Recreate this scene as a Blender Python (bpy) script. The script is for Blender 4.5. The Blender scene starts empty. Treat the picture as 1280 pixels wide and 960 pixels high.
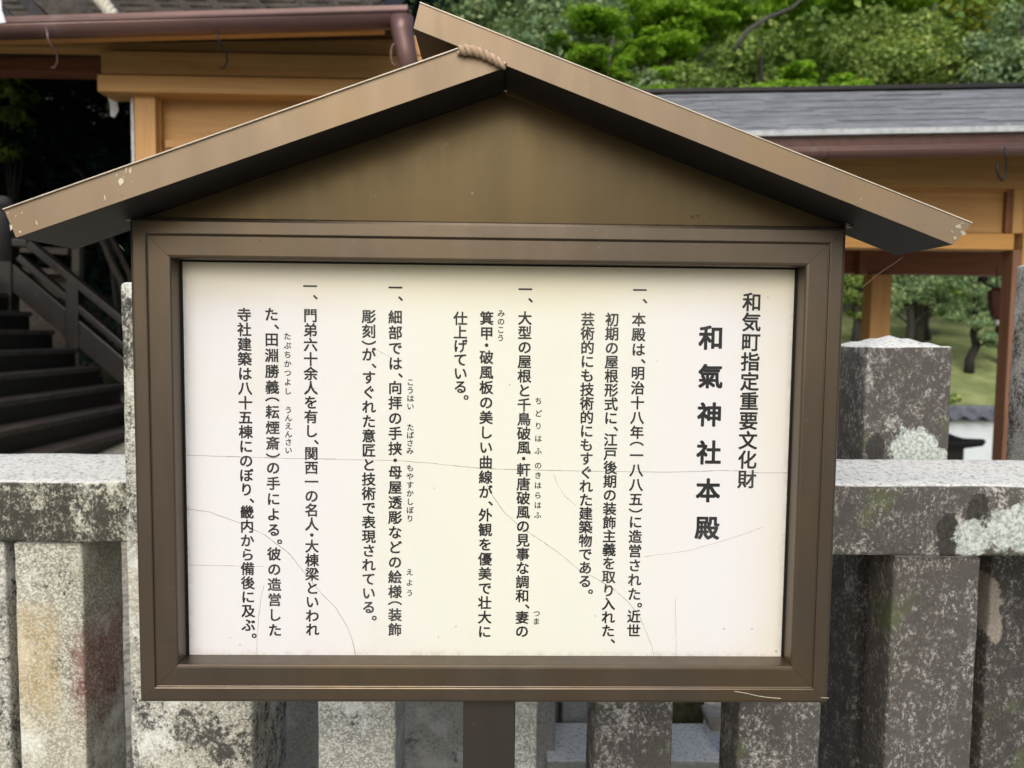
import bpy, bmesh, math, random
import numpy as np
from mathutils import Vector, Matrix, noise

SC = bpy.context.scene
COL = SC.collection
rad = math.radians

# ------------------------------------------------------------------ camera
F = 950.0                      # focal length in pixels of a 1280 px wide frame
YAW, PITCH, ROLL = 0.0195, 0.0683, 0.0113
EYE = 1.45
_f = Vector((math.sin(YAW)*math.cos(PITCH), math.cos(YAW)*math.cos(PITCH), -math.sin(PITCH)))
_r = Vector((math.cos(YAW), -math.sin(YAW), 0)); _u = _r.cross(_f)
CR = math.cos(ROLL)*_r + math.sin(ROLL)*_u
CU = -math.sin(ROLL)*_r + math.cos(ROLL)*_u
CF = _f
cam_d = bpy.data.cameras.new('camera'); cam = bpy.data.objects.new('camera', cam_d); COL.objects.link(cam)
cam_d.sensor_width = 36; cam_d.lens = F*36/1280
cam_d.clip_start = 0.05; cam_d.clip_end = 2000
M = Matrix((CR, CU, -CF)).transposed().to_4x4(); M.translation = Vector((0, 0, EYE))
cam.matrix_world = M
cam_d.dof.use_dof = True; cam_d.dof.focus_distance = 1.12
cam_d.dof.aperture_fstop = 5.2
SC.camera = cam

# ------------------------------------------------------------------ sky, sun, exposure
SUN_EL, SUN_AZ = rad(40), rad(190)
w = bpy.data.worlds.new('World'); SC.world = w; w.use_nodes = True
nt = w.node_tree; nt.nodes.clear()
sky = nt.nodes.new('ShaderNodeTexSky'); sky.sky_type = 'NISHITA'; sky.sun_disc = False
sky.sun_elevation = SUN_EL; sky.sun_rotation = SUN_AZ
sky.air_density = 1.0; sky.dust_density = 5.0; sky.ozone_density = 1.0
bg = nt.nodes.new('ShaderNodeBackground'); bg.inputs[1].default_value = 0.13
out = nt.nodes.new('ShaderNodeOutputWorld')
nt.links.new(sky.outputs[0], bg.inputs[0]); nt.links.new(bg.outputs[0], out.inputs[0])
sl = bpy.data.lights.new('sun', 'SUN'); sl.energy = 1.5; sl.angle = rad(50); sl.color = (1, .96, .89)
so = bpy.data.objects.new('sun', sl); COL.objects.link(so)
sdir = Vector((math.sin(SUN_AZ)*math.cos(SUN_EL), math.cos(SUN_AZ)*math.cos(SUN_EL), math.sin(SUN_EL)))
so.rotation_euler = sdir.to_track_quat('Z', 'Y').to_euler(); so.location = sdir*30
SC.view_settings.view_transform = 'Standard'; SC.view_settings.look = 'None'
SC.view_settings.exposure = 0.15; SC.view_settings.gamma = 1.0
SC.view_settings.use_curve_mapping = False
try:
    SC.view_settings.use_white_balance = True
    SC.view_settings.white_balance_temperature = 6150
    SC.view_settings.white_balance_tint = 6
except Exception:
    pass
SC.cycles.max_bounces = 8
SC.cycles.use_denoising = True

# ------------------------------------------------------------------ helpers
def ray(px, py):
    return CR*((px-640)/F) - CU*((py-480)/F) + CF
def P(px, py, Y):
    """the world point seen at a pixel of the photograph at distance Y (metres north of the camera)"""
    d = ray(px, py)
    return Vector((0, 0, EYE)) + d*(Y/d.y)
ORIG = {}
def tag(o, label=None, cat=None, group=None, kind=None):
    if label: o['label'] = label
    if cat: o['category'] = cat
    if group: o['group'] = group
    if kind: o['kind'] = kind
    return o
def thing(name, label, cat, loc, group=None):
    o = bpy.data.objects.new(name, None); o.empty_display_size = .1
    COL.objects.link(o); o.location = loc; ORIG[o.name] = Vector(loc)
    return tag(o, label, cat, group)
def link(name, me, mat, parent=None):
    if mat is not None:
        if isinstance(mat, (list, tuple)):
            for m_ in mat: me.materials.append(m_)
        else: me.materials.append(mat)
    o = bpy.data.objects.new(name, me); COL.objects.link(o)
    if parent is not None:
        org = ORIG[parent.name]
        me.transform(Matrix.Translation(-org)); o.parent = parent; ORIG[o.name] = org
    else:
        ORIG[o.name] = Vector((0, 0, 0))
    return o
def from_bm(name, bm, mat, parent=None, smooth=False):
    me = bpy.data.meshes.new(name); bmesh.ops.recalc_face_normals(bm, faces=bm.faces[:])
    bm.to_mesh(me); bm.free()
    if smooth: me.shade_smooth()
    return link(name, me, mat, parent)
def base_origin(o):
    """move a one-mesh thing's origin to the middle of its base"""
    me = o.data; co = np.empty(len(me.vertices)*3); me.vertices.foreach_get('co', co); co = co.reshape(-1, 3)
    b = Vector(((co[:, 0].min()+co[:, 0].max())/2, (co[:, 1].min()+co[:, 1].max())/2, co[:, 2].min()))
    me.transform(Matrix.Translation(-b)); o.location = o.location + b
    return o

def prism(bm, pts, y0, y1):
    """a polygon in the XZ plane (list of (x,z)) drawn out from y0 to y1"""
    a = [bm.verts.new((p[0], y0, p[1])) for p in pts]
    b = [bm.verts.new((p[0], y1, p[1])) for p in pts]
    bm.faces.new(a); bm.faces.new(b[::-1])
    n = len(pts)
    for i in range(n):
        bm.faces.new((a[i], b[i], b[(i+1) % n], a[(i+1) % n]))
def beam(bm, a, b, wid, hgt, up=Vector((0, 0, 1)), bev=0.0):
    """box bar from a to b, wid across, hgt up, centred on the line"""
    a = Vector(a); b = Vector(b); d = (b-a); L = d.length; d.normalize()
    s = d.cross(up)
    if s.length < 1e-4: s = Vector((1, 0, 0))
    s.normalize(); u = s.cross(d)
    m_ = Matrix((d, s, u)).transposed().to_4x4(); m_.translation = (a+b)/2
    r = bmesh.ops.create_cube(bm, size=1, matrix=m_ @ Matrix.Diagonal((L, wid, hgt, 1)))
    if bev:
        es = {e for v in r['verts'] for e in v.link_edges}
        bmesh.ops.bevel(bm, geom=list(es), offset=bev, segments=2, affect='EDGES', profile=.6)
def box(bm, x0, x1, y0, y1, z0, z1, bev=0.0):
    beam(bm, (x0, (y0+y1)/2, (z0+z1)/2), (x1, (y0+y1)/2, (z0+z1)/2), abs(y1-y0), abs(z1-z0), bev=bev)
def tube(bm, pts, rs, seg=8, cap=True):
    pts = [Vector(p) for p in pts]; n = len(pts)
    if not isinstance(rs, (list, tuple)): rs = [rs]*n
    rings = []; prev = None
    for i, p in enumerate(pts):
        t = (pts[min(i+1, n-1)]-pts[max(i-1, 0)]).normalized()
        if prev is None:
            s = t.cross(Vector((0, 0, 1)))
            if s.length < .05: s = t.cross(Vector((1, 0, 0)))
        else: s = prev - t*prev.dot(t)
        s.normalize(); prev = s; u = t.cross(s)
        rings.append([bm.verts.new(p + (s*math.cos(2*math.pi*k/seg)+u*math.sin(2*math.pi*k/seg))*rs[i]) for k in range(seg)])
    for i in range(n-1):
        for k in range(seg):
            bm.faces.new((rings[i][k], rings[i][(k+1) % seg], rings[i+1][(k+1) % seg], rings[i+1][k]))
    if cap:
        bm.faces.new(rings[0][::-1]); bm.faces.new(rings[-1])
def part(name, mat, parent, fn, smooth=False):
    bm = bmesh.new(); fn(bm); return from_bm(name, bm, mat, parent, smooth)

def stone_bm(x0, x1, y0, y1, z0, z1, r=.006, step=.03, amp=.0015, seed=0, warp=None):
    def ax(a, b):
        L = b-a; r_ = min(r, L*.3)
        n = max(1, int(round((L-2*r_)/step)))
        return [a, a+.35*r_] + [a+r_+(L-2*r_)*i/n for i in range(n+1)] + [b-.35*r_, b]
    X, Y, Z = ax(x0, x1), ax(y0, y1), ax(z0, z1)
    nx, ny, nz = len(X), len(Y), len(Z)
    bm = bmesh.new(); V = {}
    lo = Vector((x0+r, y0+r, z0+r)); hi = Vector((x1-r, y1-r, z1-r))
    def gv(i, j, k):
        if (i, j, k) in V: return V[i, j, k]
        p = Vector((X[i], Y[j], Z[k]))
        c = Vector((min(max(p.x, lo.x), hi.x), min(max(p.y, lo.y), hi.y), min(max(p.z, lo.z), hi.z)))
        d = p-c
        if d.length > 1e-9: p = c + d.normalized()*r
        if warp: p = warp(p)
        q = Vector((seed*7.3, seed*3.1, seed*1.7))
        nv = noise.noise_vector(p*9+q)*.6 + noise.noise_vector(p*28+q)*.4 + noise.noise_vector(p*70+q)*.25
        V[i, j, k] = bm.verts.new(p + nv*amp*2)
        return V[i, j, k]
    for i in range(nx-1):
        for j in range(ny-1):
            for k in (0, nz-1): bm.faces.new((gv(i, j, k), gv(i+1, j, k), gv(i+1, j+1, k), gv(i, j+1, k)))
    for i in range(nx-1):
        for k in range(nz-1):
            for j in (0, ny-1): bm.faces.new((gv(i, j, k), gv(i+1, j, k), gv(i+1, j, k+1), gv(i, j, k+1)))
    for j in range(ny-1):
        for k in range(nz-1):
            for i in (0, nx-1): bm.faces.new((gv(i, j, k), gv(i, j+1, k), gv(i, j+1, k+1), gv(i, j, k+1)))
    return bm

# ------------------------------------------------------------------ materials
class NT:
    def __init__(s, name):
        s.m = bpy.data.materials.new(name); s.m.use_nodes = True
        s.t = s.m.node_tree; s.t.nodes.clear()
        s.out = s.t.nodes.new('ShaderNodeOutputMaterial')
    def n(s, typ, **kw):
        nd = s.t.nodes.new(typ)
        for k, v in kw.items():
            if hasattr(nd, k): setattr(nd, k, v)
        return nd
    def set(s, sock, v):
        if hasattr(v, 'is_output') or isinstance(v, bpy.types.NodeSocket): s.t.links.new(v, sock)
        else:
            if isinstance(v, (tuple, list)) and len(v) == 3 and sock.type == 'RGBA': v = (*v, 1)
            sock.default_value = v
    def coord(s, scale=(1, 1, 1), rot=(0, 0, 0)):
        g = s.n('ShaderNodeNewGeometry'); mp = s.n('ShaderNodeMapping')
        s.t.links.new(g.outputs['Position'], mp.inputs[0]); mp.inputs['Scale'].default_value = scale
        mp.inputs['Rotation'].default_value = rot
        return mp.outputs[0]
    def noise(s, co, scale, detail=4, rough=.55, dist=0):
        x = s.n('ShaderNodeTexNoise'); s.t.links.new(co, x.inputs['Vector'])
        x.inputs['Scale'].default_value = scale; x.inputs['Detail'].default_value = detail
        x.inputs['Roughness'].default_value = rough; x.inputs['Distortion'].default_value = dist
        return x.outputs[0]
    def vor(s, co, scale, feature='F1', outn='Distance'):
        x = s.n('ShaderNodeTexVoronoi'); x.feature = feature; s.t.links.new(co, x.inputs['Vector'])
        x.inputs['Scale'].default_value = scale
        return x.outputs[outn]
    def ramp(s, fac, lo, hi, a=0.0, b=1.0):
        x = s.n('ShaderNodeMapRange'); x.interpolation_type = 'SMOOTHSTEP'
        s.set(x.inputs[0], fac); x.inputs[1].default_value = lo; x.inputs[2].default_value = hi
        x.inputs[3].default_value = a; x.inputs[4].default_value = b
        return x.outputs[0]
    def math(s, op, a, b=0.0):
        x = s.n('ShaderNodeMath'); x.operation = op; s.set(x.inputs[0], a); s.set(x.inputs[1], b)
        return x.outputs[0]
    def mix(s, fac, a, b, mode='MIX'):
        x = s.n('ShaderNodeMix'); x.data_type = 'RGBA'; x.blend_type = mode
        s.set(x.inputs[0], fac); s.set(x.inputs[6], a); s.set(x.inputs[7], b)
        return x.outputs[2]
    def xyz(s):
        g = s.n('ShaderNodeNewGeometry'); x = s.n('ShaderNodeSeparateXYZ'); s.t.links.new(g.outputs['Position'], x.inputs[0])
        return x.outputs
    def bsdf(s, col, rough=.7, metal=0.0, spec=.5, bump=None, bstr=.3, bdist=.002, **kw):
        b = s.n('ShaderNodeBsdfPrincipled')
        s.set(b.inputs['Base Color'], col); s.set(b.inputs['Roughness'], rough); s.set(b.inputs['Metallic'], metal)
        b.inputs['Specular IOR Level'].default_value = spec
        for k, v in kw.items(): s.set(b.inputs[k], v)
        if bump is not None:
            bp = s.n('ShaderNodeBump'); bp.inputs['Strength'].default_value = bstr; bp.inputs['Distance'].default_value = bdist
            s.t.links.new(bump, bp.inputs['Height']); s.t.links.new(bp.outputs[0], b.inputs['Normal'])
        s.t.links.new(b.outputs[0], s.out.inputs[0])
        return s.m

def stone_mat(name, light, grain_dark, lichen, amt, moss=(.10, .12, .05), moss_amt=.0, seed=0.0, stains=None, blobs=None, pale=.0, top=.9, fleck=.8):
    t = NT(name); co = t.coord()
    mp = t.n('ShaderNodeMapping'); mp.inputs['Location'].default_value = (seed, seed*.7, seed*1.3)
    t.t.links.new(co, mp.inputs[0]); co = mp.outputs[0]
    g1 = t.vor(co, 290, outn='Color'); bw = t.n('ShaderNodeSeparateColor'); t.t.links.new(g1, bw.inputs[0])
    g = t.ramp(bw.outputs[0], .15, .95)
    c = t.mix(g, grain_dark, light)
    sp = t.ramp(t.noise(co, 230, 3, .6), .56, .64)
    c = t.mix(t.math('MULTIPLY', sp, .85), c, tuple(x*.28 for x in light))
    big = t.noise(co, 3.5, 3, .6)
    c = t.mix(t.ramp(big, .35, .7, 0, .35), c, tuple(x*y for x, y in zip(light, (.85, .8, .66))))
    c = t.mix(t.ramp(t.noise(co, 9, 6, .7), .5, .66, 0, .55), c, tuple(min(.85, x*1.45) for x in light))
    # dark lichen and grime in ragged patches
    m1 = t.noise(t.coord((1, 1, .62)), 16, 8, .72, .4); m2 = t.noise(co, 125, 5, .7); m3 = t.noise(co, 5, 4, .6)
    k = t.math('ADD', t.math('MULTIPLY', m1, .55), t.math('ADD', t.math('MULTIPLY', m2, .42), t.math('MULTIPLY', m3, .45)))
    th = .92 - amt*.42
    lm = t.ramp(k, th-.035, th+.04)
    fk = t.ramp(t.noise(t.coord((1, 1, .6)), 150, 5, .8), .50, .60); fk2 = t.ramp(t.noise(co, 26, 4, .6), .38, .6)
    cov = t.math('SUBTRACT', 1.0, t.math('MULTIPLY', t.math('MULTIPLY', fk, fk2), fleck))
    c = t.mix(t.math('MULTIPLY', t.math('MULTIPLY', lm, .95), cov), c, lichen)
    if pale:
        pm = t.ramp(t.noise(co, 55, 6, .7), .61, .66); c = t.mix(t.math('MULTIPLY', pm, pale), c, (.42, .43, .38))
    if moss_amt:
        mm = t.ramp(t.noise(co, 7, 5, .65), .62-moss_amt*.3, .75-moss_amt*.2)
        c = t.mix(t.math('MULTIPLY', mm, .7), c, moss)
    if stains:
        X, Y, Z = t.xyz()
        for (x0, x1, z0, z1, colr, st) in stains:
            wob = t.math('MULTIPLY', t.math('SUBTRACT', t.noise(co, 22, 6, .7), .5), .07)
            xw = t.math('ADD', X, wob); zw = t.math('ADD', Z, t.math('MULTIPLY', wob, 2.5))
            f = .018
            a = t.math('MULTIPLY', t.ramp(xw, x0-f, x0+f), t.ramp(xw, x1-f, x1+f, 1, 0))
            b = t.math('MULTIPLY', t.ramp(zw, z0-f*3, z0+f*3), t.ramp(zw, z1-f*2, z1+f*2, 1, 0))
            sp2 = t.ramp(t.noise(co, 150, 4, .7), .30, .55)
            c = t.mix(t.math('MULTIPLY', t.math('MULTIPLY', t.math('MULTIPLY', a, b), sp2), st), c, colr)
    if blobs:
        X, Y, Z = t.xyz()
        wx = t.math('MULTIPLY', t.math('SUBTRACT', t.noise(co, 24, 7, .75), .5), 1.5)
        wz = t.math('MULTIPLY', t.math('SUBTRACT', t.noise(t.coord(), 90, 5, .75), .5), .9)
        for (cx, cz, rx, rz, cols) in blobs:
            a = t.math('DIVIDE', t.math('SUBTRACT', X, cx), rx); b = t.math('DIVIDE', t.math('SUBTRACT', Z, cz), rz)
            d = t.math('SQRT', t.math('ADD', t.math('MULTIPLY', a, a), t.math('MULTIPLY', b, b)))
            d = t.math('ADD', d, t.math('ADD', wx, wz))
            cc = t.mix(t.ramp(t.noise(co, 150, 5, .7), .36, .62), cols[0], cols[1])
            c = t.mix(t.ramp(d, .93, 1.04, 1, 0), c, cc)
            lm = t.math('ADD', lm, t.ramp(d, .9, 1.06, 1.6, 0))
    if top:
        g_ = t.n('ShaderNodeNewGeometry'); nz = t.n('ShaderNodeSeparateXYZ'); t.t.links.new(g_.outputs['True Normal'], nz.inputs[0])
        c = t.mix(t.math('MULTIPLY', t.ramp(nz.outputs[2], .55, .8), t.ramp(m2, .30, .48, .35, top)), c, t.mix(t.ramp(t.noise(co, 95, 6, .8), .50, .64), (.84, .83, .79), (.33, .315, .29)))
    hb = t.math('ADD', t.math('MULTIPLY', bw.outputs[1], .5), t.math('ADD', m2, t.math('MULTIPLY', lm, .5)))
    return t.bsdf(c, .88, spec=.3, bump=hb, bstr=.55, bdist=.0022)

def bronze(name, base, rough=.42, streak=.35, metal=.55):
    t = NT(name)
    v = t.noise(t.coord((14, 14, 2.2)), 1.0, 5, .6); fine = t.noise(t.coord((160, 160, 160)), 1, 3, .6)
    blot = t.noise(t.coord(), 5, 5, .6)
    c = t.mix(t.ramp(v, .3, .7, 0, streak), base, tuple(x*.62 for x in base))
    c = t.mix(t.ramp(blot, .45, .7, 0, .5), c, (base[0]*1.15, base[1]*1.02, base[2]*.72))
    dots = t.ramp(t.vor(t.coord(), 38), .035, .05, 1, 0)
    keep = t.ramp(t.noise(t.coord(), 21, 2), .56, .6)
    c = t.mix(t.math('MULTIPLY', t.math('MULTIPLY', dots, keep), .6), c, tuple(x*.3 for x in base))
    dust = t.ramp(t.noise(t.coord(), 60, 6, .75), .64, .74, 0, .32)
    c = t.mix(dust, c, (.35, .32, .26))
    c = t.mix(t.ramp(t.noise(t.coord((5, 5, 30)), 1, 6, .7), .58, .75, 0, .35), c, tuple(x*.45 for x in base))
    r = t.math('ADD', t.math('MULTIPLY', t.noise(t.coord((40, 40, 8)), 1, 4), .22), rough-.1)
    return t.bsdf(c, r, metal, bump=fine, bstr=.04, bdist=.0006)

def wood(name, base, dark, scale=(1.2, 26, 26), rough=.6, knots=True, wear=0):
    t = NT(name); co = t.coord(scale)
    g = t.noise(co, 1.0, 6, .62, 1.2); g2 = t.noise(t.coord(tuple(s*4 for s in scale)), 1, 3, .6)
    c = t.mix(t.ramp(g, .38, .66), base, dark)
    c = t.mix(t.ramp(g2, .4, .7, 0, .25), c, tuple(x*.7 for x in base))
    big = t.noise(t.coord(), .9, 3); c = t.mix(t.ramp(big, .35, .7, 0, .4), c, (base[0]*.8, base[1]*.68, base[2]*.55))
    if wear:
        c = t.mix(t.ramp(t.noise(t.coord(), 9, 6, .7), .55, .7, 0, wear), c, (.16, .15, .14))
    return t.bsdf(c, rough, bump=g, bstr=.15, bdist=.004)

def leaf_mat(name, cols, trans=.35, rough=.5):
    t = NT(name); g = t.n('ShaderNodeNewGeometry')
    cr = t.n('ShaderNodeValToRGB'); t.t.links.new(g.outputs['Random Per Island'], cr.inputs[0])
    el = cr.color_ramp.elements
    while len(el) < len(cols): el.new(.5)
    for i, cc in enumerate(cols): el[i].position = i/(len(cols)-1); el[i].color = (*cc, 1)
    big = t.noise(t.coord(), .55, 3)
    c = t.mix(t.ramp(big, .35, .65, 0, .5), cr.outputs[0], cols[0])
    b = t.n('ShaderNodeBsdfPrincipled'); t.set(b.inputs['Base Color'], c); b.inputs['Roughness'].default_value = rough
    b.inputs['Specular IOR Level'].default_value = .2 if rough < .9 else .0
    tr = t.n('ShaderNodeBsdfTranslucent'); t.set(tr.inputs[0], t.mix(1.0, c, (1.0, 1.0, .55), 'MULTIPLY'))
    mx = t.n('ShaderNodeMixShader'); mx.inputs[0].default_value = trans
    t.t.links.new(b.outputs[0], mx.inputs[1]); t.t.links.new(tr.outputs[0], mx.inputs[2]); t.t.links.new(mx.outputs[0], t.out.inputs[0])
    return t.m
def plain(name, col, rough=.6, metal=0.0, spec=.5, var=.15, vs=20):
    t = NT(name); c = t.mix(t.ramp(t.noise(t.coord(), vs, 5, .65), .35, .7, 0, 1), col, tuple(x*(1-var*2) for x in col))
    return t.bsdf(c, rough, metal, spec)

MB = bronze('bronze_frame', (.128, .100, .074), .34, .45, .7)
MB_roof = bronze('bronze_roof', (.25, .183, .118), .52, .3, .5)
MB_dark = bronze('bronze_gable', (.098, .070, .032), .33, .45, .7)
MB_post = bronze('bronze_post', (.052, .043, .037), .5, .15)
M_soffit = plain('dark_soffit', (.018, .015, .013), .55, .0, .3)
# white printed board
t = NT('white_panel'); X, Y, Z = t.xyz(); co = t.coord()
c = t.mix(t.ramp(t.math('ADD', t.math('ABSOLUTE', t.math('SUBTRACT', X, .02)), t.math('MULTIPLY', t.noise(co, 2.2, 3), .25)), .16, .46), (.715, .71, .625), (.71, .69, .70))
c = t.mix(t.ramp(t.noise(co, 5, 5, .65), .5, .72, 0, .35), c, (.66, .63, .52))
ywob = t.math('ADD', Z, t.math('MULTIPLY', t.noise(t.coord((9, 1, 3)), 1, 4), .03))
c = t.mix(t.ramp(ywob, EYE+.020, EYE+.108, 0, .62), c, (.60, .53, .33))  # yellow towards the top: reflection of the bronze roof painted in
c = t.mix(t.ramp(X, .33, .44, 0, .35), c, (.66, .60, .44))  # same roof reflection painted as yellow on the right side
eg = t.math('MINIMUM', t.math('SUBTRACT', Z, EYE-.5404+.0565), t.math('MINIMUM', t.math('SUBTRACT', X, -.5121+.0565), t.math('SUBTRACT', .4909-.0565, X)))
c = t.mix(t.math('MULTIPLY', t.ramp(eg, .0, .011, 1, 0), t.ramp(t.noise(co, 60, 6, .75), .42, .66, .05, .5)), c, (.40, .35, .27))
spk = t.ramp(t.vor(co, 26), .022, .036, 1, 0); sk = t.ramp(t.noise(co, 13, 2), .52, .56)
c = t.mix(t.math('MULTIPLY', t.math('MULTIPLY', spk, sk), .6), c, (.16, .13, .10))
sm = t.ramp(t.noise(t.coord((30, 30, 14)), 1, 6, .8), .72, .80, 0, .22)
c = t.mix(sm, c, (.45, .42, .36))
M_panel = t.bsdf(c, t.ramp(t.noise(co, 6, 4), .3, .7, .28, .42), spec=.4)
t = NT('black_ink'); c = t.mix(t.ramp(t.noise(t.coord(), 7, 4, .6), .48, .68, 0, .8), (.009, .009, .010), (.055, .054, .055))
c = t.mix(t.ramp(t.noise(t.coord(), 700, 3, .7), .64, .72, 0, .15), c, (.25, .25, .24)); M_ink = t.bsdf(c, .45)
M_crack = plain('crack_grey', (.27, .24, .21), .8)
M_gap = plain('gap_black', (.012, .012, .012), .7, spec=.2)
M_grime = plain('grime', (.33, .28, .22), .9, vs=200)
M_chip = plain('pale_chip', (.62, .55, .42), .8)
M_cord = plain('tan_cord', (.50, .36, .24), .8, vs=120)
M_screw = plain('steel_screw', (.6, .58, .55), .35, .8)
M_thread = plain('silk_thread', (.62, .52, .34), .5)

# ------------------------------------------------------------------ ground and hill
def sstep(a, b, x):
    x = min(1, max(0, (x-a)/(b-a))); return x*x*(3-2*x)
def terrain(x, y):
    right = sstep(-1.0, 2.0, x)
    # right: terrace, drop to a lower garden, lawn bank, wooded hill
    hr = -1.15*sstep(9.2, 9.6, y) + 1.4*sstep(12.4, 15, y) + 1.5*sstep(14, 21, y) + max(0, y-21)*.62
    hl = max(0, y-8.8)*.62
    h = hl*(1-right) + hr*right
    h = min(h, 22+math.sin(x*.05)*2)
    return h + .10*noise.noise(Vector((x*.5, y*.5, 0)))*sstep(9.6, 12, y)
def grid_axis(lo, hi, dense_lo, dense_hi, fine, coarse):
    v = []; x = lo
    while x < hi:
        v.append(x); x += fine if dense_lo <= x < dense_hi else coarse
    v.append(hi); return v
gx = grid_axis(-400, 400, -16, 26, .5, 12); gy = grid_axis(-300, 600, 7, 40, .4, 10)
vs = [(x, y, terrain(x, y)) for y in gy for x in gx]; nx = len(gx)
fs = [(j*nx+i, j*nx+i+1, (j+1)*nx+i+1, (j+1)*nx+i) for j in range(len(gy)-1) for i in range(nx-1)]
me = bpy.data.meshes.new('ground'); me.from_pydata(vs, [], fs); me.shade_smooth()
t = NT('ground_mat'); X, Y, Z = t.xyz(); co = t.coord()
grav = t.mix(t.ramp(t.vor(co, 45, outn='Color'), .2, .8), (.16, .15, .12), (.36, .34, .29))
grass = t.mix(t.ramp(t.noise(co, 3, 7, .7), .3, .7), (.15, .18, .06), (.30, .32, .13))
grass = t.mix(t.ramp(t.noise(co, .8, 4), .5, .7, 0, .5), grass, (.16, .20, .05))
floor = t.mix(t.ramp(t.noise(co, 2, 6, .7), .3, .7), (.012, .014, .007), (.04, .04, .02))
yj = t.math('ADD', Y, t.math('MULTIPLY', t.noise(co, .7, 3), 3))
c = t.mix(t.ramp(Y, 9.1, 9.3), grav, grass)
c = t.mix(t.ramp(yj, 22.0, 23.5), c, floor)
c = t.mix(t.ramp(X, -.6, .8, 1, 0), c, t.mix(t.ramp(Y, 8.6, 9.2), grav, floor))
M_ground = t.bsdf(c, .95, bump=t.noise(co, 30, 5, .7), bstr=.5, bdist=.02)
g = link('ground', me, M_ground); tag(g, kind='structure')

# ------------------------------------------------------------------ the notice board
YB = 1.074       # front of the frame's flat band
YP = 1.109       # face of the white board
xL, xR, zT, zB = -.5121, .4909, EYE+.1538, EYE-.5404
sign = thing('notice_board', 'bronze framed roofed notice board with white panel of black vertical Japanese text', 'notice board', ((xL+xR)/2, YB, 0))
# panel
INS = .0565
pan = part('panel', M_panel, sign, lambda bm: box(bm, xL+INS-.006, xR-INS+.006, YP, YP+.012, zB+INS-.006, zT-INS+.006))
# frame: four mitred lengths with a stepped profile  (inset from the outer edge, depth)
prof = [(.0, .045), (.0, .006), (.0010, .0024), (.0030, -.0006), (.0065, -.0023), (.0225, -.0026), (.0238, -.0018), (.0242, .0004), (.0252, .0010), (.0262, .0), (INS-.0045, .0), (INS-.0018, .0006), (INS-.0004, .0020), (INS, .0040), (INS, .0345), (INS-.012, .045)]
cor = [(xL, zB, 1, 1), (xR, zB, -1, 1), (xR, zT, -1, -1), (xL, zT, 1, -1)]
def rail_bm(a, b):
    def f(bm):
        ra = [bm.verts.new((a[0]+a[2]*i, YB+d, a[1]+a[3]*i)) for i, d in prof]
        rb = [bm.verts.new((b[0]+b[2]*i, YB+d, b[1]+b[3]*i)) for i, d in prof]
        n = len(prof)
        for k in range(n):
            bm.faces.new((ra[k], rb[k], rb[(k+1) % n], ra[(k+1) % n]))
        bm.faces.new(ra[::-1]); bm.faces.new(rb)
    return f
def shrink(a, b, e=.0002):
    dx, dz = (b[0]-a[0]), (b[1]-a[1]); L = math.hypot(dx, dz); ux, uz = dx/L, dz/L
    return (a[0]+ux*e, a[1]+uz*e, a[2], a[3]), (b[0]-ux*e, b[1]-uz*e, b[2], b[3])
for k in range(4):
    a, b = shrink(cor[k], cor[(k+1) % 4]); part('frame_rail', MB, sign, rail_bm(a, b))
part('back_plate', MB_dark, sign, lambda bm: box(bm, xL+.004, xR-.004, YB+.046, YB+.052, zB+.004, zT-.004))
M_lip = plain('edge_highlight', (.62, .54, .43), .5, .2)  # pale colour paints the sky highlight along the roof edges
for (x0, x1, z0, z1) in ((xL+INS, xL+INS+.0022, zB+INS, zT-INS), (xR-INS-.0022, xR-INS, zB+INS, zT-INS), (xL+INS+.0023, xR-INS-.0023, zT-INS-.0022, zT-INS)):
    part('gap_strip', M_gap, sign, lambda bm, x0=x0, x1=x1, z0=z0, z1=z1: box(bm, x0+.0001, x1-.0001, YP-.004, YP-.0001, z0+.0001, z1-.0001))  # black strips in place of the dark recessed gap, three sides only
# roof boards
YF = .985; YK = 1.122
q = lambda px, py: (lambda v: (v.x, v.z))(P(px, py, YF))
A, B_, C_, D_ = q(5, 262), q(575, 60.5), q(630, 85), q(20, 297)
rl = part('roof_board', MB_roof, sign, lambda bm: prism(bm, [A, B_, C_, D_], YF, YK))
E1, E2, E3, E4 = q(525, 4), q(1214, 279), q(1190, 306), q(517, 36)
rr = part('roof_board', MB_roof, sign, lambda bm: prism(bm, [E1, E2, E3, E4], YF-.0015, YK))
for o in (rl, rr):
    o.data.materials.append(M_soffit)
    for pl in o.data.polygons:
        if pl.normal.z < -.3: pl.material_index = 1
t = NT('rust_spot_mat'); c = t.mix(t.ramp(t.noise(t.coord(), 300, 4, .7), .4, .6), (.16, .075, .03), (.05, .035, .02)); M_rust = t.bsdf(c, .9)
# thin folded edge along the top of each board, its highlight painted on
def lip(a, b):
    def f(bm):
        beam(bm, (a[0], YF-.0008, a[1]+.0002), (b[0], YF-.0008, b[1]+.0002), .004, .0013)
    return f
part('roof_edge', M_lip, sign, lip(A, B_)); part('roof_edge', M_lip, sign, lip(E1, E2))
# gable: fills the triangle between the roof boards and the frame
YG = YB+.010
def dline(p, q_, x): return p[1]+(q_[1]-p[1])*(x-p[0])/(q_[0]-p[0])
gx0, gx1 = P(215, 268, YG).x, P(1012, 275, YG).x
ap = C_
part('gable_panel', MB_dark, sign, lambda bm: prism(bm, [(gx0-.05, zT-.004), (gx1+.05, zT-.004), (gx1+.05, zT+.004), (dline(E4, E3, gx1), zT+.006) if False else (gx1+.03, dline(E4, E3, gx1+.03)-.001), (ap[0], ap[1]-.001), (gx0-.03, dline(D_, C_, gx0-.03)-.001), (gx0-.05, zT+.004)], YG, YG+.02))
def cyl(p0, p1, r, seg=14):
    return lambda bm: tube(bm, [p0, p1], r, seg)
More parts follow.
